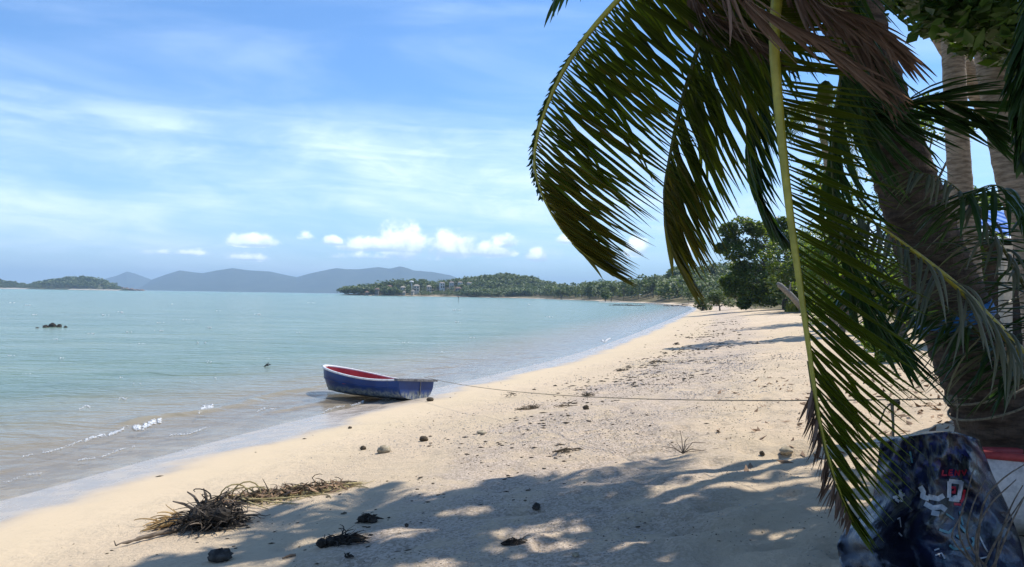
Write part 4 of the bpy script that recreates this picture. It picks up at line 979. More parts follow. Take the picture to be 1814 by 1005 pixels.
pts = pts[~on_fleck_ray(pts)]; V, Fc = leaf_quads(pts, .20, .9, .55, sr)  # holes shaped into the crown to let the sun flecks through
ob('crown', mesh_np('crown', V - np.array(sb), Fc), M_BROAD, shade)
# twigs of the same tree hanging into the upper right of the view
lowc = []
for px, py, dp, r in ((1690, 10, 6.2, .3), (1740, 30, 6.0, .32), (1790, 20, 6.2, .34), (1650, -20, 6.4, .32), (1810, 60, 6.4, .3), (1720, 62, 6.6, .22), (1600, -10, 6.8, .3), (1770, 75, 6.5, .25), (1840, 100, 6.2, .3), (1560, -30, 7, .3), (1660, 40, 7, .22)):
    q = P(px, py, dp); lowc.append((q.x, q.y, q.z, r))
pts = clump_points([c[:3] for c in lowc], [c[3] for c in lowc], 170, sr, .3, .8); V, Fc = leaf_quads(pts, .15, .6, .55, sr)
ob('low_foliage', mesh_np('low_foliage', V - np.array(sb), Fc), M_BROAD, shade)
b = MB()
for c in lowc: b.tube([p - sb for p in limb_path(fk, c[:3], .02, 6)], lambda s: .05 - .04 * s, 5)
b.build('branch', M_BARK, shade, True)

# ------------------------------------------------------------------ bushes, hut and litter behind the palms
def bush(px, py_bot, dep, wpx, hpx, label, mat=M_BUSH, leaf=.16, n=12, per=120, grp='bushes behind the palms', name='bush'):
    a = P(px, py_bot, dep); kk = dep / F0; z0 = gz(a.x, a.y); hh = (py_bot - 0) * 0 + hpx * kk; cl = []
    for i in range(n):
        u = random.random() * 6.28; q = random.random() ** .5 * wpx * .38 * kk; s = random.uniform(.12, .85)
        cl.append((a.x + math.cos(u) * q, a.y + math.sin(u) * q, z0 + s * hh, wpx * kk * random.uniform(.13, .22)))
    return tree(name, label, 'bush' if name == 'bush' else 'tree', (a.x, a.y, z0), cl, leaf, per, mat, .05 + hh * .02, group=grp, upb=.5, aspect=.5)
bush(1490, 560, 30, 150, 190, 'bush directly right of the grass, behind the yellow stalk', M_BUSH, .22, 14, 150)
bush(1600, 565, 26, 150, 230, 'tall bush behind the middle of the leaning palm', M_BUSH, .2, 16, 150)
bush(1560, 575, 17, 90, 70, 'low bright bush on the sand behind the palm fronds', M_BUSH, .12, 10, 120)
bush(1500, 545, 45, 190, 330, 'tall dark tree behind the yellow stalk', M_ALMOND, .3, 26, 170, 'trees behind the palms', 'tree')
bush(1625, 545, 38, 200, 430, 'tall tree rising behind the big leaning trunk', M_ALMOND, .28, 28, 170, 'trees behind the palms', 'tree')
bush(1745, 545, 34, 110, 270, 'bright leafy tree above the blue roofed hut', M_BUSH, .24, 20, 160, 'trees behind the palms', 'tree')
bush(1850, 560, 30, 130, 250, 'leafy tree at the right edge behind the hut', M_ALMOND, .24, 18, 150, 'trees behind the palms', 'tree')
bush(1665, 560, 22, 150, 330, 'leafy green tree between the leaning palm and the straight grey palm', M_BUSH, .17, 24, 190, 'trees behind the palms', 'tree')
bush(1745, 590, 14, 120, 60, 'low green bush in front of the blue roofed hut', M_BUSH, .11, 10, 130)
bush(1420, 545, 75, 120, 150, 'green bush tree just right of the large leaning tree', M_ALMOND, .4, 18, 260, 'trees behind the palms', 'tree')
M_BLUE = simple('blue_roof_sheet', (0.05, 0.16, 0.50), (0.10, 0.27, 0.68), 4, .4, .1, stretch=(1, 1, 1))
M_CREAM = simple('cream_plaster', (0.40, 0.36, 0.28), (0.55, 0.50, 0.40), 3, .9, .2)
M_DARKW = simple('dark_timber', (0.03, 0.024, 0.018), (0.08, 0.06, 0.045), 8, .8, .3)
hp = P(1800, 560, 21); hut = empty('beach_hut', 'open beach hut with blue roof sheets and pale pillars at right', 'hut', (hp.x, hp.y, gz(hp.x, hp.y)))
kk = 21 / F0; zt = P(1800, 400, 21).z - hut.location.z
for i in range(7):
    b = MB(); x0 = -1.25 + i * .62; n = 10; vs = []; fs = []
    for j in range(n + 1):
        for (yy, zz) in ((-1.6, zt - .42), (1.2, zt + .52)):
            wv_ = .022 * math.sin(j / n * math.pi * 8); vs += [(x0 + j / n * .64, yy, zz + wv_ + .004 * (i % 2) * 3), (x0 + j / n * .64, yy, zz + wv_ + .012 + .004 * (i % 2) * 3)]
    for j in range(n):
        a = j * 4; fs += [(a, a + 4, a + 6, a + 2), (a + 1, a + 3, a + 7, a + 5), (a, a + 1, a + 5, a + 4), (a + 2, a + 6, a + 7, a + 3)]
    b.add(vs, fs); b.build('roof_sheet', M_BLUE, hut)
for x in (-1.1, 0.1, 1.5, 2.7):
    b = MB(); b.box((x, -1.3, (zt - .45) / 2), (.22, .22, zt - .45)); b.build('pillar', M_CREAM, hut)
b = MB(); b.box((.8, -1.36, zt - .55), (4.3, .10, .16)); b.build('beam', M_DARKW, hut)
b = MB(); b.box((.8, 1.0, zt * .45), (4.2, .12, zt * .9)); b.build('wall', M_DARKW, hut)
b = MB(); b.box((.4, -.3, .72), (1.5, .7, .06)); b.box((-.2, -.3, .36), (.07, .6, .7)); b.box((1.0, -.3, .36), (.07, .6, .7)); b.build('counter', M_DARKW, hut)
# brown leaf litter under the palms
n = 2600; lx = RNG.normal(0, 1, n) * 2.0 + 7.4; ly = RNG.uniform(6.5, 15, n); lx = lx * (ly / 10) + 0.5
C_l = np.stack([lx, ly, ground_z(lx, ly) + .015], 1); V, Fc = leaf_quads(C_l, .13, 1.2, .4, RNG)
tag(ob('leaf_litter', mesh_np('leaf_litter', V, Fc), M_LITTER), 'brown fallen leaves on the sand behind the palm', 'leaf litter', kind='stuff')

# ------------------------------------------------------------------ rope from the boat to the palm
stern = boat_pt(0.05, -.28, .52)
tk = P(1722, 706, 4.80)
def rope_pts(a, b, sag, n=60): return [a.lerp(b, i / (n - 1)) - Vector((0, 0, sag * 4 * (i / (n - 1)) * (1 - i / (n - 1)))) for i in range(n)]
rope = empty('mooring_rope', 'long thin rope stretched from the blue boat to the leaning palm', 'rope', tk)
rb = Vector(tk)
b = MB(); b.tube([p - rb for p in rope_pts(stern, tk, .17)], .0048, 6); b.build('line', M_ROPE, rope, True)
def ring_round(cpt, ax, r, rad, turns=1.0, rise=0.0, n=40):
    u = Vector((0, 1, 0)).cross(ax).normalized(); w = ax.cross(u)
    return [cpt + u * (r * math.cos(2 * math.pi * turns * i / n)) + w * (r * math.sin(2 * math.pi * turns * i / n)) + ax * (rise * i / n) for i in range(n + 1)]
c0 = tp[2].lerp(tp[1], .02); ax = (tp[3] - tp[1]).normalized()
for off, rise in ((.02, .06), (.12, .05)):
    b = MB(); b.tube([p - rb for p in ring_round(c0 + ax * off, ax, .268 - off * .1, .008, 1.0, rise * .3)], .008, 6); b.build('loop', M_ROPE, rope, True)
b = MB(); kq = P(1687, 709, 4.82); b.tube([p - rb for p in ring_round(kq, Vector((.2, 1, .1)).normalized(), .022, .008, 2.4, .01, 30)], .009, 6); b.build('knot', M_ROPE, rope, True)
kq = P(1580, 713, 5.45); b = MB(); b.tube([p - rb for p in ring_round(kq, Vector((1, .2, 0)).normalized(), .016, .008, 3, .05, 30)], .008, 6)
zg = gz(kq.x, kq.y); b.tube([kq - rb, kq - rb + Vector((.01, 0, -.15)), Vector((kq.x + .01, kq.y, zg + .01)) - rb], [.012, .009, .007], 6); b.tube([kq - rb, kq - rb + Vector((-.05, 0, -.05)), kq - rb + Vector((-.09, 0, -.16))], .006, 5); b.build('hanging_end', M_ROPE, rope, True)
kq = P(1694, 700, 4.82); b = MB(); b.tube([p - rb for p in (kq, kq + Vector((.01, 0, -.08)), kq + Vector((.005, 0, -.16)), kq + Vector((.03, 0, -.24)))], .005, 5); b.build('loose_strand', M_ROPE, rope, True)
# blue strap and white cord tied round the trunk
c1 = tp[3].lerp(tp[4], .30); ax1 = (tp[4] - tp[3]).normalized(); sp_ = MB(); n = 24; u = Vector((0, 1, 0)).cross(ax1).normalized(); w = ax1.cross(u); vs = []
for i in range(n):
    a = 2 * math.pi * i / n; rr_ = .228 + .006 * math.sin(a * 5)
    vs += [c1 + u * rr_ * math.cos(a) + w * rr_ * math.sin(a) - ax1 * .045, c1 + u * rr_ * math.cos(a) + w * rr_ * math.sin(a) + ax1 * .045]
sp_.add(vs, [(2 * i, (2 * i + 2) % (2 * n), (2 * i + 3) % (2 * n), 2 * i + 1) for i in range(n)])
o = sp_.build('blue_band', M_BLUEROPE, None, True); tag(o, 'blue plastic band wrapped round the leaning palm trunk', 'band')
sm = o.modifiers.new('thick', 'SOLIDIFY'); sm.thickness = .006
c2 = P(1796, 668, 4.85); b = MB(); b.tube(ring_round(c2, Vector((.5, .3, 1)).normalized(), .03, .006, 2.5, .03, 30), .008, 6); b.tube([c2, c2 + Vector((.05, -.02, -.06)), c2 + Vector((.10, -.02, -.12))], .007, 5); b.tube([c2, c2 + Vector((.0, -.02, -.09))], .007, 5)
b.v = [tuple(Vector(p) - rb) for p in b.v]; b.build('white_cord', M_WHITE, rope, True)['label'] = 'white cord knotted at the right side of the trunk'
b = MB(); b.tube([P(1785, 668, 5.4), P(1814, 635, 5.35), P(1860, 580, 5.3)], [.03, .032, .035], 8); b.tube([P(1785, 668, 5.4), P(1770, 700, 5.45), Vector((P(1760, 790, 5.5).x, P(1760, 790, 5.5).y, gz(P(1760, 790, 5.5).x, P(1760, 790, 5.5).y)))], [.03, .028, .025], 8)
tag(b.build('leaning_pole', M_DRIFT, None, True), 'brown pole leaning against the far side of the palm trunk', 'pole')

# ------------------------------------------------------------------ red rimmed white boat with the crumpled blue printed tarp
sb0 = P(1905, 1000, 4.62); wb = empty('white_dinghy', 'white dinghy with red gunwale lying under the palm at right', 'boat', (sb0.x, sb0.y, gz(sb0.x, sb0.y)))
wo = Vector(wb.location); vs = []; fs = []; n = 16; rails = []
for i in range(n + 1):
    t = i / n; cx_ = -.62 + 2.3 * t; bb = .27 * (math.sin(min(1, .12 + t * 1.05) * math.pi * .5) if t < .8 else 1); hgt_ = .44 + .06 * (1 - t) ** 2
    sec = [(-bb, hgt_), (-bb * .97, hgt_ * .6), (-bb * .75, .15), (0, .03), (bb * .75, .15), (bb * .97, hgt_ * .6), (bb, hgt_), (bb - .03, hgt_), (bb * .9 - .03, hgt_ * .6), (bb * .65, .2), (0, .09), (-bb * .65, .2), (-bb * .9 + .03, hgt_ * .6), (-bb + .03, hgt_)]
    vs += [(cx_, w, z) for w, z in sec]; rails.append((cx_, bb, hgt_))
m_ = 14
for i in range(n):
    for j in range(m_): fs.append((i * m_ + j, (i + 1) * m_ + j, (i + 1) * m_ + (j + 1) % m_, i * m_ + (j + 1) % m_))
fs += [tuple(range(m_)), tuple(range(n * m_, (n + 1) * m_))[::-1]]
b = MB(); b.add(vs, fs); b.build('hull', M_WHITE, wb, True)
b = MB()
b.tube([(x, -bb, h + .012) for x, bb, h in rails], .024, 8); b.tube([(x, bb, h + .012) for x, bb, h in rails], .024, 8); b.tube([(rails[0][0], -rails[0][1], rails[0][2] + .012), (rails[0][0] - .04, 0, rails[0][2] + .02), (rails[0][0], rails[0][1], rails[0][2] + .012)], .024, 8)
b.build('gunwale', M_RED, wb, True)
b = MB(); b.box((.7, 0, .33), (.22, .74, .03)); b.build('seat', M_RED, wb)

def m_tarp(t, out):
    uv = t.new('ShaderNodeTexCoord').outputs['UV']
    n1 = t.noise(uv, 3.2, 5, .6, 1.2); n2 = t.noise(t.scale(uv, (2.2, 1, 1)), 5.5, 6, .65, .8); n3 = t.noise(uv, 22, 5, .7)
    x, y, z = t.sep(uv)
    c = t.mix(t.mapr(n1, .40, .60), (0.006, 0.008, 0.020), (0.013, 0.018, 0.050))
    khaki = t.math('MULTIPLY', t.mapr(n2, .50, .60), t.mapr(y, .78, .55))
    c = t.mix(t.math('MULTIPLY', khaki, .8), c, (0.070, 0.070, 0.052))
    spots = t.noise(uv, 13, 2, .5); c = t.mix(t.math('MULTIPLY', t.mapr(spots, .56, .62), t.mapr(y, .42, .25)), c, (0.014, 0.016, 0.085))
    teal = t.math('MULTIPLY', t.mapr(t.noise(uv, 6, 4, .6, 2.0), .52, .66), t.mapr(y, .50, .70)); c = t.mix(t.math('MULTIPLY', teal, .45), c, (0.03, 0.085, 0.12))
    c = t.mix(t.mapr(n3, .60, .75, 0, .15), c, (0.08, 0.085, 0.085))
    c = t.mix(t.math('MULTIPLY', t.mapr(y, .42, .56), t.mapr(x, .55, .25)), c, (0.005, 0.006, 0.014))
    principled(t, out, c, .22, t.bump(t.math('ADD', n2, t.math('MULTIPLY', n3, .3)), .6, .02), .55)
M_TARP = material('printed_blue_tarp', m_tarp)
M_PW = simple('print_white', (0.36, 0.38, 0.40), (0.62, 0.62, 0.62), 20, .5, .2); M_PR = simple('print_red', (0.36, 0.012, 0.03), (0.5, 0.03, 0.05), 20, .5, .2); M_PT = simple('print_teal', (0.06, 0.20, 0.25), (0.16, 0.34, 0.38), 14, .5, .2)
LBX = [(-.12, 1566), (0, 1560), (.2, 1553), (.42, 1546), (.56, 1520), (.64, 1494), (.75, 1483), (.88, 1487), (1.0, 1505), (1.2, 1530)]
RBX = [(-.12, 1738), (0, 1735), (.25, 1758), (.5, 1786), (.75, 1808), (1.0, 1822), (1.2, 1835)]
def tarp_pt(u, v):
    """u across, v down the tarp; folds are real relief"""
    xl = np.interp(v, [a for a, _ in LBX], [b for _, b in LBX]); xr = np.interp(v, [a for a, _ in RBX], [b for _, b in RBX]); px = xl + (xr - xl) * u
    vv = max(v, 0.0); topy = 771 + 6 * math.sin(u * 5 + 1) + (10 * max(0, u - .75) / .25) + 8 * max(0, .15 - u) / .15
    py = topy + vv * 240
    dep = 4.28 - .42 * vv ** 1.5 - .16 * math.sin(min(1, max(0, u)) * math.pi) - .12 * max(0, .5 - u) * max(0, vv - .5) * 4
    f = .055 * math.sin(u * 17 + 3.2 * vv + 2 * math.sin(vv * 5)) * (0.35 + vv) + .030 * math.sin(u * 9 - vv * 12 + 1) * vv + .10 * float(fbm(np.array([u * 5.0]), np.array([vv * 6.0]), 91, 4)[0]) + .030 * abs(math.sin(u * 13 + vv * 9)) + .022 * abs(math.sin(u * 21 - vv * 17 + 1))
    f += .10 * math.exp(-((u - .28 - .12 * vv) / .07) ** 2) * vv - .09 * math.exp(-((u - .50) / .06) ** 2) * vv
    p = P(px, py, dep + f * .8)
    if v < 0: p = P(px, topy, dep) + Vector((.0, -v * 1.6, v * .25))
    zg = gz_cached(p); p.z = max(p.z, zg + .012); return p
_gc = {}
def gz_cached(p):
    k = (round(p.x, 1), round(p.y, 1))
    if k not in _gc: _gc[k] = gz(*k)
    return _gc[k]
NU, NV = 70, 66; vs = []; uvs = []
for j in range(NV + 1):
    v = -.12 + 1.32 * j / NV
    for i in range(NU + 1): vs.append(tarp_pt(i / NU, v)); uvs.append((i / NU, v / 1.2))
ii = np.arange(NV)[:, None] * (NU + 1) + np.arange(NU)[None]; q = np.stack([ii, ii + NU + 1, ii + NU + 2, ii + 1], -1).reshape(-1, 4)
me = mesh_np('tarp_sheet', [tuple(p) for p in vs], q, True); ul = me.uv_layers.new(name='UVMap'); li = np.zeros(len(me.loops), np.int32); me.loops.foreach_get('vertex_index', li); ul.data.foreach_set('uv', np.array(uvs, np.float32)[li].ravel())
tarp = ob('crumpled_tarp', me, M_TARP); tag(tarp, 'crumpled dark blue printed tarp bunched below the hanging frond at lower right', 'tarp')
sm = tarp.modifiers.new('thick', 'SOLIDIFY'); sm.thickness = .006
def uv_at(px, py):
    """tarp coordinates below a photograph pixel"""
    best = None
    u, v = .5, .5
    for _ in range(12):
        xl = np.interp(v, [a for a, _ in LBX], [b for _, b in LBX]); xr = np.interp(v, [a for a, _ in RBX], [b for _, b in RBX]); u = (px - xl) / (xr - xl)
        topy = 771 + 6 * math.sin(u * 5 + 1) + (10 * max(0, u - .75) / .25) + 8 * max(0, .15 - u) / .15; v = (py - topy) / 240
    return u, v
def tarp_mark(name, strokes, mat, wpx):
    """each stroke: pixel polyline printed on the tarp as a strip that follows its folds"""
    for st in strokes:
        b = MB()
        pts_ = [Vector((a, c)) for a, c in st]; dn = []
        for p, q in zip(pts_, pts_[1:]):
            k = max(2, int((q - p).length / 3)); dn += [p.lerp(q, i / k) for i in range(k)]
        dn.append(pts_[-1]); vs = []
        for i, p in enumerate(dn):
            d = (dn[min(i + 1, len(dn) - 1)] - dn[max(i - 1, 0)]).normalized(); nn = Vector((-d.y, d.x)) * wpx / 2
            for s in (1, 0, -1):
                u, v = uv_at(*(p + nn * s)); w = tarp_pt(u, v); vs.append(w + (CAMP - w).normalized() * .007)
        b.add(vs, [f for i in range(len(dn) - 1) for f in ((i * 3, i * 3 + 3, i * 3 + 4, i * 3 + 1), (i * 3 + 1, i * 3 + 4, i * 3 + 5, i * 3 + 2))])
        b.build(name, mat, tarp)
tarp_mark('red_letter', [[(1671, 833), (1669, 842), (1678, 842)], [(1688, 833), (1682, 833), (1681, 842), (1688, 842)], [(1681, 837.5), (1687, 837.5)], [(1692, 843), (1693, 833), (1699, 843), (1700, 833)], [(1704, 833), (1708, 842), (1712, 832)]], M_PR, 2.8)
tarp_mark('white_letter_stroke', [[(1682, 853), (1681, 882)], [(1681, 852), (1704, 855)], [(1704, 853), (1698, 885)], [(1681, 884), (1700, 886)], [(1691, 878), (1693, 886)]], M_PW, 7.5)
tarp_mark('red_stroke', [[(1685, 864), (1692, 864), (1691, 873), (1686, 872)], [(1709, 868), (1706, 884), (1702, 890)], [(1690, 893), (1703, 894)]], M_PR, 4.5)
tarp_mark('white_figure_one', [[(1590, 920), (1594, 917), (1596, 934)]], M_PW, 2.2)
tarp_mark('white_plus', [[(1582, 882), (1603, 876)], [(1594, 868), (1598, 889)], [(1586, 884), (1593, 889)]], M_PW, 5.0)
tarp_mark('white_patch', [[(1630, 862), (1636, 872), (1634, 880), (1646, 884)], [(1644, 880), (1662, 884), (1672, 878)], [(1638, 892), (1652, 900), (1668, 898), (1676, 904)], [(1650, 908), (1664, 911)]], M_PW, 9)
tarp_mark('white_fleck', [[(1655, 975), (1664, 972)], [(1657, 984), (1668, 980), (1674, 990)], [(1592, 944), (1598, 950)], [(1734, 948), (1746, 972), (1750, 978)], [(1734, 990), (1752, 986)]], M_PW, 2.6)
tarp_mark('teal_stroke', [[(1682, 966), (1690, 972), (1706, 974), (1720, 970), (1726, 960), (1722, 952)], [(1700, 930), (1712, 944)], [(1664, 938), (1680, 944), (1690, 936)], [(1694, 948), (1704, 956)]], M_PT, 4.5)
tarp_mark('pale_streak', [[(1676, 910), (1690, 920)], [(1612, 770 + 30), (1616, 820)], [(1700, 906), (1706, 930)]], M_PT, 3.2)
# dead twigs sprouting beside the tarp
tw = empty('dead_twigs', 'tangle of bare dead twigs at the lower right edge', 'twigs', (0, 0, 0)); q = P(1770, 1020, 3.75); tw.location = (q.x, q.y, gz(q.x, q.y)); tq = Vector(tw.location)
b0_ = MB()
for (pa, pb_, pc) in (((1755, 1010), (1790, 930), (1830, 850)), ((1745, 1000), (1775, 940), (1814, 880)), ((1700, 950), (1712, 880), (1725, 830)), ((1716, 960), (1722, 900), (1745, 850)), ((1728, 965), (1750, 900), (1800, 850)), ((1740, 900), (1775, 850), (1820, 820)), ((1770, 960), (1790, 900), (1812, 860)), ((1690, 960), (1694, 930), (1708, 905))):
    pl = [P(*pa, 3.72), P(*pb_, 3.72 + random.uniform(-.06, .06)), P(*pc, 3.75)]; s0 = tq + Vector((random.uniform(-.12, .12), random.uniform(-.05, .1), .0))
    t_ = MB(); t_.tube([p - tq for p in spline([s0] + pl, 14)], lambda s: .0075 * (1 - .7 * s), 5); t_.build('twig', M_DRIFT, tw, True)

# ------------------------------------------------------------------ beach wrack and stones
def tangle(b, cx, cy, rx, ry, h, n, rad, seed, L=.4, ang=None, curl=1.2, lift=.15):
    rg = random.Random(seed)
    for i in range(n):
        a = rg.random() * 6.28; q = rg.random() ** .5; x = cx + math.cos(a) * rx * q; y = cy + math.sin(a) * ry * q; th = (ang + rg.gauss(0, .5)) if ang is not None else rg.random() * 6.28
        z0 = gzc(x, y) + rg.random() * h * (1 - q * .7); pts_ = []; l = L * rg.uniform(.4, 1.2); cz = rg.gauss(lift, lift * 1.6 + .1); ct = rg.gauss(0, curl)
        xx, yy, zz = x, y, z0
        for k in range(7):
            pts_.append((xx, yy, max(zz, gzc(xx, yy) + rad * .3))); xx += math.cos(th) * l / 6; yy += math.sin(th) * l / 6; zz += cz * l / 6; th += ct / 6; cz -= .16
        r = rad * rg.uniform(.5, 1.4); b.tube(pts_, lambda s: r * (1 - .6 * s), 4)
def local(b, o): b.v = [(x - o.x, y - o.y, z - o.z) for x, y, z in b.v]
# root ball pile
c = G(372, 935); root = empty('driftwood_root', 'large dark tangled root clump washed up at lower left', 'driftwood', c)
b = MB(); rg = np.random.default_rng(2)
for i in range(14): rock_mesh(b, (c.x + rg.uniform(-.16, .15), c.y + rg.uniform(-.1, .15), c.z + .05 + rg.random() * .09), (.07, .07, .06), rg, 6)
local(b, c); b.build('root_mass', M_DARKWEED, root)
b = MB(); tangle(b, c.x, c.y + .05,   .25, .22, .26, 330, .006, 4, .24, None, 2.5); local(b, c); b.build('rootlets', M_DARKWEED, root)['kind'] = 'stuff'
b = MB(); tangle(b, c.x + .02, c.y + .05, .24, .2, .26, 80, .0065, 14, .30, None, 2.0); local(b, c); b.build('dry_roots', M_DRIFT, root)['kind'] = 'stuff'
a_, b2_ = G(318, 943), G(202, 975); b = MB(); pts_ = [a_.lerp(b2_, i / 11) + Vector((random.uniform(-.012, .012), random.uniform(-.012, .012), .022 + .008 * random.random())) for i in range(12)]
b.tube([c + Vector((-.05, 0, .06))] + pts_, [.03] + [.026 - .019 * i / 11 + random.uniform(-.003, .004) for i in range(12)], 7); b.tube([pts_[-1], pts_[-1] + Vector((-.03, .03, .03))], [.006, .003], 4); local(b, c); b.build('stem', M_DRIFT, root, True)
for dx, dy, dz in ((-.34, .05, .20), (-.24, .1, .27), (-.1, .1, .30), (.34, -.05, .03), (.3, .05, .12), (-.36, .0, .06), (.1, .12, .27)):
    b = MB(); b.tube([(dx * .3, dy * .3, .12), (dx * .7, dy * .7, .12 + (dz - .12) * .8), (dx, dy, dz)], [.016, .012, .006], 5); b.build('root_stub', M_DRIFT, root)
# trailing seaweed behind it
c = G(490, 885); wd = empty('vine_heap', 'long heap of tangled straw coloured vines behind the root clump', 'vines', c)
b = MB(); p1, p2 = G(415, 893), G(590, 868)
for i, (f, n, h) in enumerate(((.02, 26, .11), (.18, 32, .12), (.34, 28, .10), (.5, 28, .08), (.64, 28, .07), (.78, 26, .06), (.92, 24, .05))):
    q = p1.lerp(p2, f); tangle(b, q.x, q.y, .24, .13, h * .75, n, .0065, 40 + i, .42, .35, 2.6, .02)
local(b, c); b.build('stems', M_STRAW, wd)['kind'] = 'stuff'
b = MB()
for i, f in enumerate((.10, .22, .4, .62, .75, .9)):
    q = p1.lerp(p2, f); tangle(b, q.x, q.y, .17, .11, .09, 46, .006, 60 + i, .24, None, 2.5)
local(b, c); b.build('dark_stems', M_WEED, wd)['kind'] = 'stuff'
hr = np.random.default_rng(55); hf = hr.random(170); hc = np.array([p1.lerp(p2, float(f)) for f in hf]); hc[:, :2] += hr.normal(size=(170, 2)) * [.13, .07]; hc[:, 2] = ground_z(hc[:, 0], hc[:, 1]) + .012 + hr.random(170) * .06
V, Fc = leaf_quads(hc, .17, .9, .16, hr); ob('broken_leaflets', mesh_np('broken_leaflets', V - np.array(c), Fc), M_LITTER, wd)['kind'] = 'stuff'
for f, hh_ in ((.0, .17), (.06, .13), (.12, .18), (.20, .12)):
    q = p1.lerp(p2, f); b = MB(); b.tube([q + Vector((math.cos(t) * .14, .04 * math.sin(t * 2), max(.0, math.sin(t)) * hh_ + .01)) for t in np.linspace(0, 3.14, 10)], .007, 5); local(b, c); b.build('arched_stem', M_STRAW, wd)
for (x1, y1), (x2, y2) in (((430, 893), (530, 897)), ((420, 890), (475, 905)), ((440, 898), (560, 880))):
    p, q = G(x1, y1), G(x2, y2); b = MB(); b.tube([p + Vector((0, 0, .06)), p.lerp(q, .5) + Vector((0, -.02, .03)), q + Vector((0, 0, .012))], [.009, .008, .004], 5); local(b, c); b.build('long_stem', M_STRAW, wd)
# tan husk
c = G(298, 928); hk = empty('palm_husk', 'tan dry palm fibre husk left of the root clump', 'husk', c); b = MB(); tangle(b, c.x + .05, c.y, .14, .09, .08, 60, .007, 80, .24, 3.7, 1.2); local(b, c); b.build('fibres', M_HUSK, hk)['kind'] = 'stuff'
b = MB(); p, q = G(325, 930), G(248, 945); b.tube([p + Vector((0, 0, .05)), p.lerp(q, .6) + Vector((0, 0, .03)), q + Vector((0, 0, .01))], [.03, .022, .004], 6); local(b, c); b.build('stalk', M_HUSK, hk)

def stone(px, py, w, h, label, mat=M_STONE, seed=0, name='beach_stone', cat='stone', group='stones on the beach'):
    p = G(px, py); kk = p.y / F0; b = MB(); rg = np.random.default_rng(seed + 100); rock_mesh(b, (0, 0, h * kk * .38), (w * kk * .5, w * kk * .42, h * kk * .55), rg, 9)
    o = b.build(name, mat, None, True); o.location = p; return tag(o, label, cat, group)
stone(680, 802, 24, 13, 'largest oval tan stone on the sunlit sand', seed=1)
stone(643, 797, 11, 7, 'small dark stone just left of the largest tan stone', M_WEED, 2)
stone(751, 782, 16, 9, 'brown stone right of and above the largest tan stone', M_WEED, 3)
stone(762, 711, 13, 7, 'dark stone beside the stern of the blue boat', M_WEED, 4)
stone(853, 769, 18, 6, 'flat grey stone at the start of the shell grit', M_STONE, 5)
stone(1038, 726, 11, 8, 'dark stone below the rope at mid beach', M_WEED, 6)
stone(950, 904, 14, 12, 'dark stone on the shaded shell grit', M_DSTONE, 7)
stone(720, 935, 7, 6, 'tiny dark stone alone on the shaded sand', M_DSTONE, 8)
stone(1392, 808, 22, 13, 'pale stone at the shade edge near the yellow stalk', M_STONE, 9)
stone(1350, 810, 9, 8, 'small dark stone left of the pale shade edge stone', M_WEED, 10)
stone(620, 760, 7, 4, 'small stone on wet sand below the boat', M_WEED, 13)
stone(390, 994, 44, 22, 'smooth black oval stone at the bottom edge', M_DSTONE, 11)
stone(1020, 990, 12, 7, 'pale shell at the bottom in the shade', M_STONE, 12)
def weed(px, py, w, h, n, label, mat=M_WEED, seed=0, L=None, ang=None, rad=.005, lump=0):
    p = G(px, py); kk = p.y / F0; e = empty('seaweed_clump', label, 'seaweed', p, 'seaweed clumps on the beach'); b = MB()
    persp = max(.8, 1.0); tangle(b, p.x, p.y, w * kk * .42, w * kk * .30, h * kk * .8, n, rad, seed + 300, L or w * kk * .4, ang, 2.0); local(b, p); b.build('strands', mat, e)['kind'] = 'stuff'
    if lump:
        b = MB(); rg = np.random.default_rng(seed)
        for i in range(lump): 
            f = (i + .5) / lump - .5; rock_mesh(b, (f * w * kk * .8, f * w * kk * .5 * (1 if lump > 2 else 0) + rg.normal() * .01, h * kk * .2), (w * kk * .5 / lump * 1.2, w * kk * .34 / lump * 1.2 + .01, h * kk * .36), rg, 6)
        b.build('clot', mat, e)
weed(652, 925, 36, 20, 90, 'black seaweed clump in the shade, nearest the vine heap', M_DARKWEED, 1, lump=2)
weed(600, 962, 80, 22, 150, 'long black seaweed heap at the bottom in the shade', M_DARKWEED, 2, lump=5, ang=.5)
weed(905, 704, 22, 14, 26, 'spiky seaweed clump caught under the rope', M_WEED, 3)
weed(930, 727, 56, 8, 60, 'dark seaweed strand on sunlit sand below the rope', M_WEED, 4, ang=.2)
weed(992, 722, 40, 4, 24, 'thin seaweed strand right of the dark strand below the rope', M_WEED, 14, ang=.2)
weed(1103, 657, 22, 7, 40, 'dark seaweed clump midway along the upper strand line', M_WEED, 5, rad=.008)
weed(1160, 642, 34, 8, 50, 'elongated seaweed heap above the rope on the strand line', M_WEED, 6, rad=.008, ang=.5)
weed(1043, 704, 26, 10, 40, 'flat seaweed heap just above the rope line', M_WEED, 7, rad=.006)
weed(1198, 611, 12, 7, 30, 'small weed clump highest on the sunlit strand', M_DARKWEED, 8, rad=.012)
weed(1290, 616, 14, 7, 30, 'weed clump just below the far tree shadow', M_DARKWEED, 9, rad=.012)
weed(1000, 800, 50, 6, 46, 'flat brown weed strip in the sunlit shell grit', M_WEED, 10, ang=.3)
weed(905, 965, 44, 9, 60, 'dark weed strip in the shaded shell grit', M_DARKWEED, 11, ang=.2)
weed(618, 993, 16, 10, 30, 'small dark weed tuft at the bottom edge', M_DARKWEED, 12)
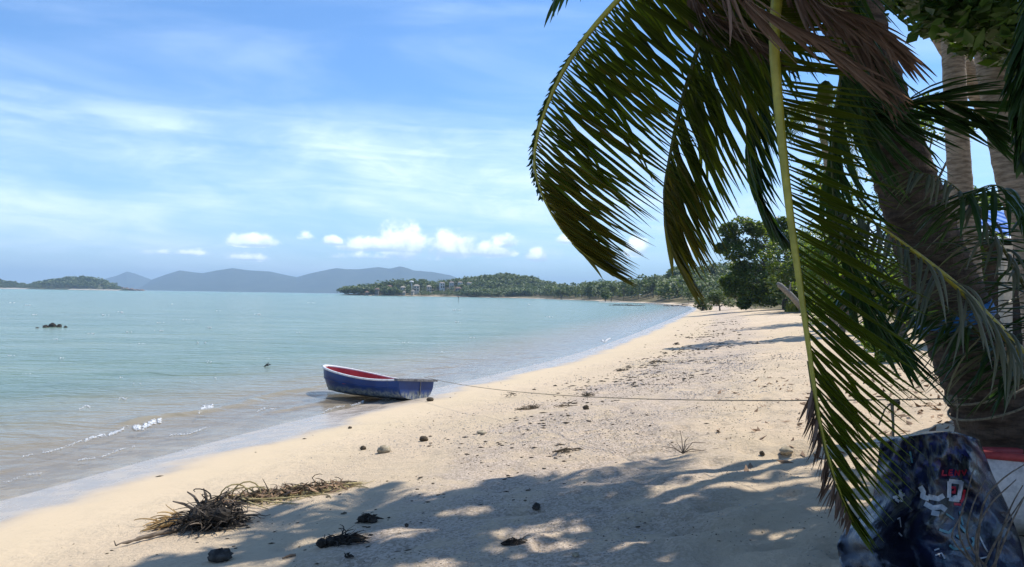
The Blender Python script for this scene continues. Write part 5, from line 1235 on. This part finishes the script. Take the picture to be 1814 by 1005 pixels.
# dead sprig
p = G(1210, 805); b = MB()
for i in range(9):
    a = -.6 + i * .45; l = .10 + .05 * (i % 3); b.tube([(0, 0, 0), (math.cos(a) * l * .5, math.sin(a) * .03, l * .7 * abs(math.sin(a + .4)) + .02), (math.cos(a) * l * 1.2, math.sin(a) * .05, .03 + l * .9 * abs(math.sin(a * .9 + .2)))], [.005, .004, .0015], 4)
b.tube([(0, 0, .01), (.2, .03, .03), (.42, .08, .05)], [.004, .003, .001], 4)
o = b.build('dead_sprig', M_DRIFT); o.location = p; tag(o, 'thin dead sprig standing in the sunlit sand at the shade edge', 'twig')
p, q = G(524, 988), G(500, 994); b = MB(); b.tube([Vector((0, 0, .012)), (q - p) * .5 + Vector((0, .01, .014)), q - p + Vector((0, 0, .012))], [.009, .011, .006], 5); o = b.build('stick', M_DRIFT); o.location = p; tag(o, 'short stick left of the long black seaweed heap', 'stick')
p, q = G(600, 856), G(632, 856); b = MB(); b.tube([Vector((0, 0, .012)), (q - p) * .5 + Vector((0, .01, .014)), q - p + Vector((0, 0, .012))], [.006, .008, .005], 5); o = b.build('stick', M_DRIFT); o.location = p; tag(o, 'thin stick at the right end of the vine heap', 'stick')

# uncountable grit and wrack along the strand line
dr = np.random.default_rng(77)
def scatter(name, n, d0, d1, y0, y1, smin, smax, mat, label, cat, seed, thr=-.5, flat=.6, yexp=1.6, ns=.9):
    rg = np.random.default_rng(seed); Y_ = y0 + (y1 - y0) * rg.random(n * 3) ** yexp; D_s = rg.normal((d0 + d1) / 2, (d1 - d0) / 3, n * 3)
    xs = np.interp(Y_, SH[:, 1][SH[:, 1].argsort()], SH[:, 0][SH[:, 1].argsort()]) if False else None
    sel = (SH[:, 1] > -20) & (SH[:, 1] < 160); bx = np.interp(Y_, SH[sel, 1], SH[sel, 0]); bx2 = np.interp(Y_ + .5, SH[sel, 1], SH[sel, 0]); tg_ = np.stack([bx2 - bx, np.full_like(bx, .5)], 1); tg_ /= np.linalg.norm(tg_, axis=1)[:, None]
    x = bx + tg_[:, 1] * D_s; y = Y_ - tg_[:, 0] * D_s
    k = (fbm(x * ns, y * ns, seed, 3) > thr) & (y > 2.0); x, y = x[k][:n], y[k][:n]; s = rg.uniform(smin, smax, len(x)) * np.clip(y / 9, .8, 2.2); z = ground_z(x, y)
    th = rg.random(len(x)) * 6.28; el_ = rg.uniform(1, 2.2, len(x)); Vv = OCT[None] * np.stack([s * el_, s, s * flat], 1)[:, None, :] * rg.uniform(.7, 1.2, (len(x), 6, 1))
    cs, sn = np.cos(th)[:, None], np.sin(th)[:, None]; Vr = np.stack([Vv[..., 0] * cs - Vv[..., 1] * sn, Vv[..., 0] * sn + Vv[..., 1] * cs, Vv[..., 2]], -1) + np.stack([x, y, z + s * flat * .3], 1)[:, None, :]
    Fo = (OF[None] + (np.arange(len(x)) * 6)[:, None, None]).reshape(-1, 3)
    return tag(ob(name, mesh_np(name, Vr.reshape(-1, 3), Fo), mat), label, cat, kind='stuff')
scatter('shell_grit', 15000, 3.9, 7.9, 4.0, 26, .003, .0085, M_GRIT, 'broken shell and coral grit in bands on the sand', 'shell grit', 5, .02)
scatter('dark_grit', 5200, 4.0, 8.4, 3.6, 26, .003, .008, M_WEED, 'dark specks of weed and wood in the grit', 'debris', 6, .05)
scatter('fine_wrack', 1150, 3.3, 6.6, 6, 75, .008, .030, M_WEED, 'scattered bits of weed and wood along the strand line', 'debris', 7, .10, .35, 1.1, .55)
scatter('loose_debris', 900, 7, 15, 4, 40, .004, .012, M_WEED, 'small twigs and specks on the upper sand', 'debris', 8, -.05, .4)

# ------------------------------------------------------------------ haze in the air
hv = MB(); hv.box((0, 2500, 160), (26000, 26000, 340)); haze = hv.build('haze', None)
def m_haze(t, out):
    v = t.new('ShaderNodeVolumePrincipled'); v.inputs['Color'].default_value = (0.55, 0.78, 1.0, 1); v.inputs['Density'].default_value = 1.5e-4; v.inputs['Anisotropy'].default_value = 0.0
    t.l.new(v.outputs[0], out.inputs['Volume'])
mh = material('haze_air', m_haze); haze.data.materials.append(mh); tag(haze, 'pale sea haze in the distance', 'haze', kind='stuff')
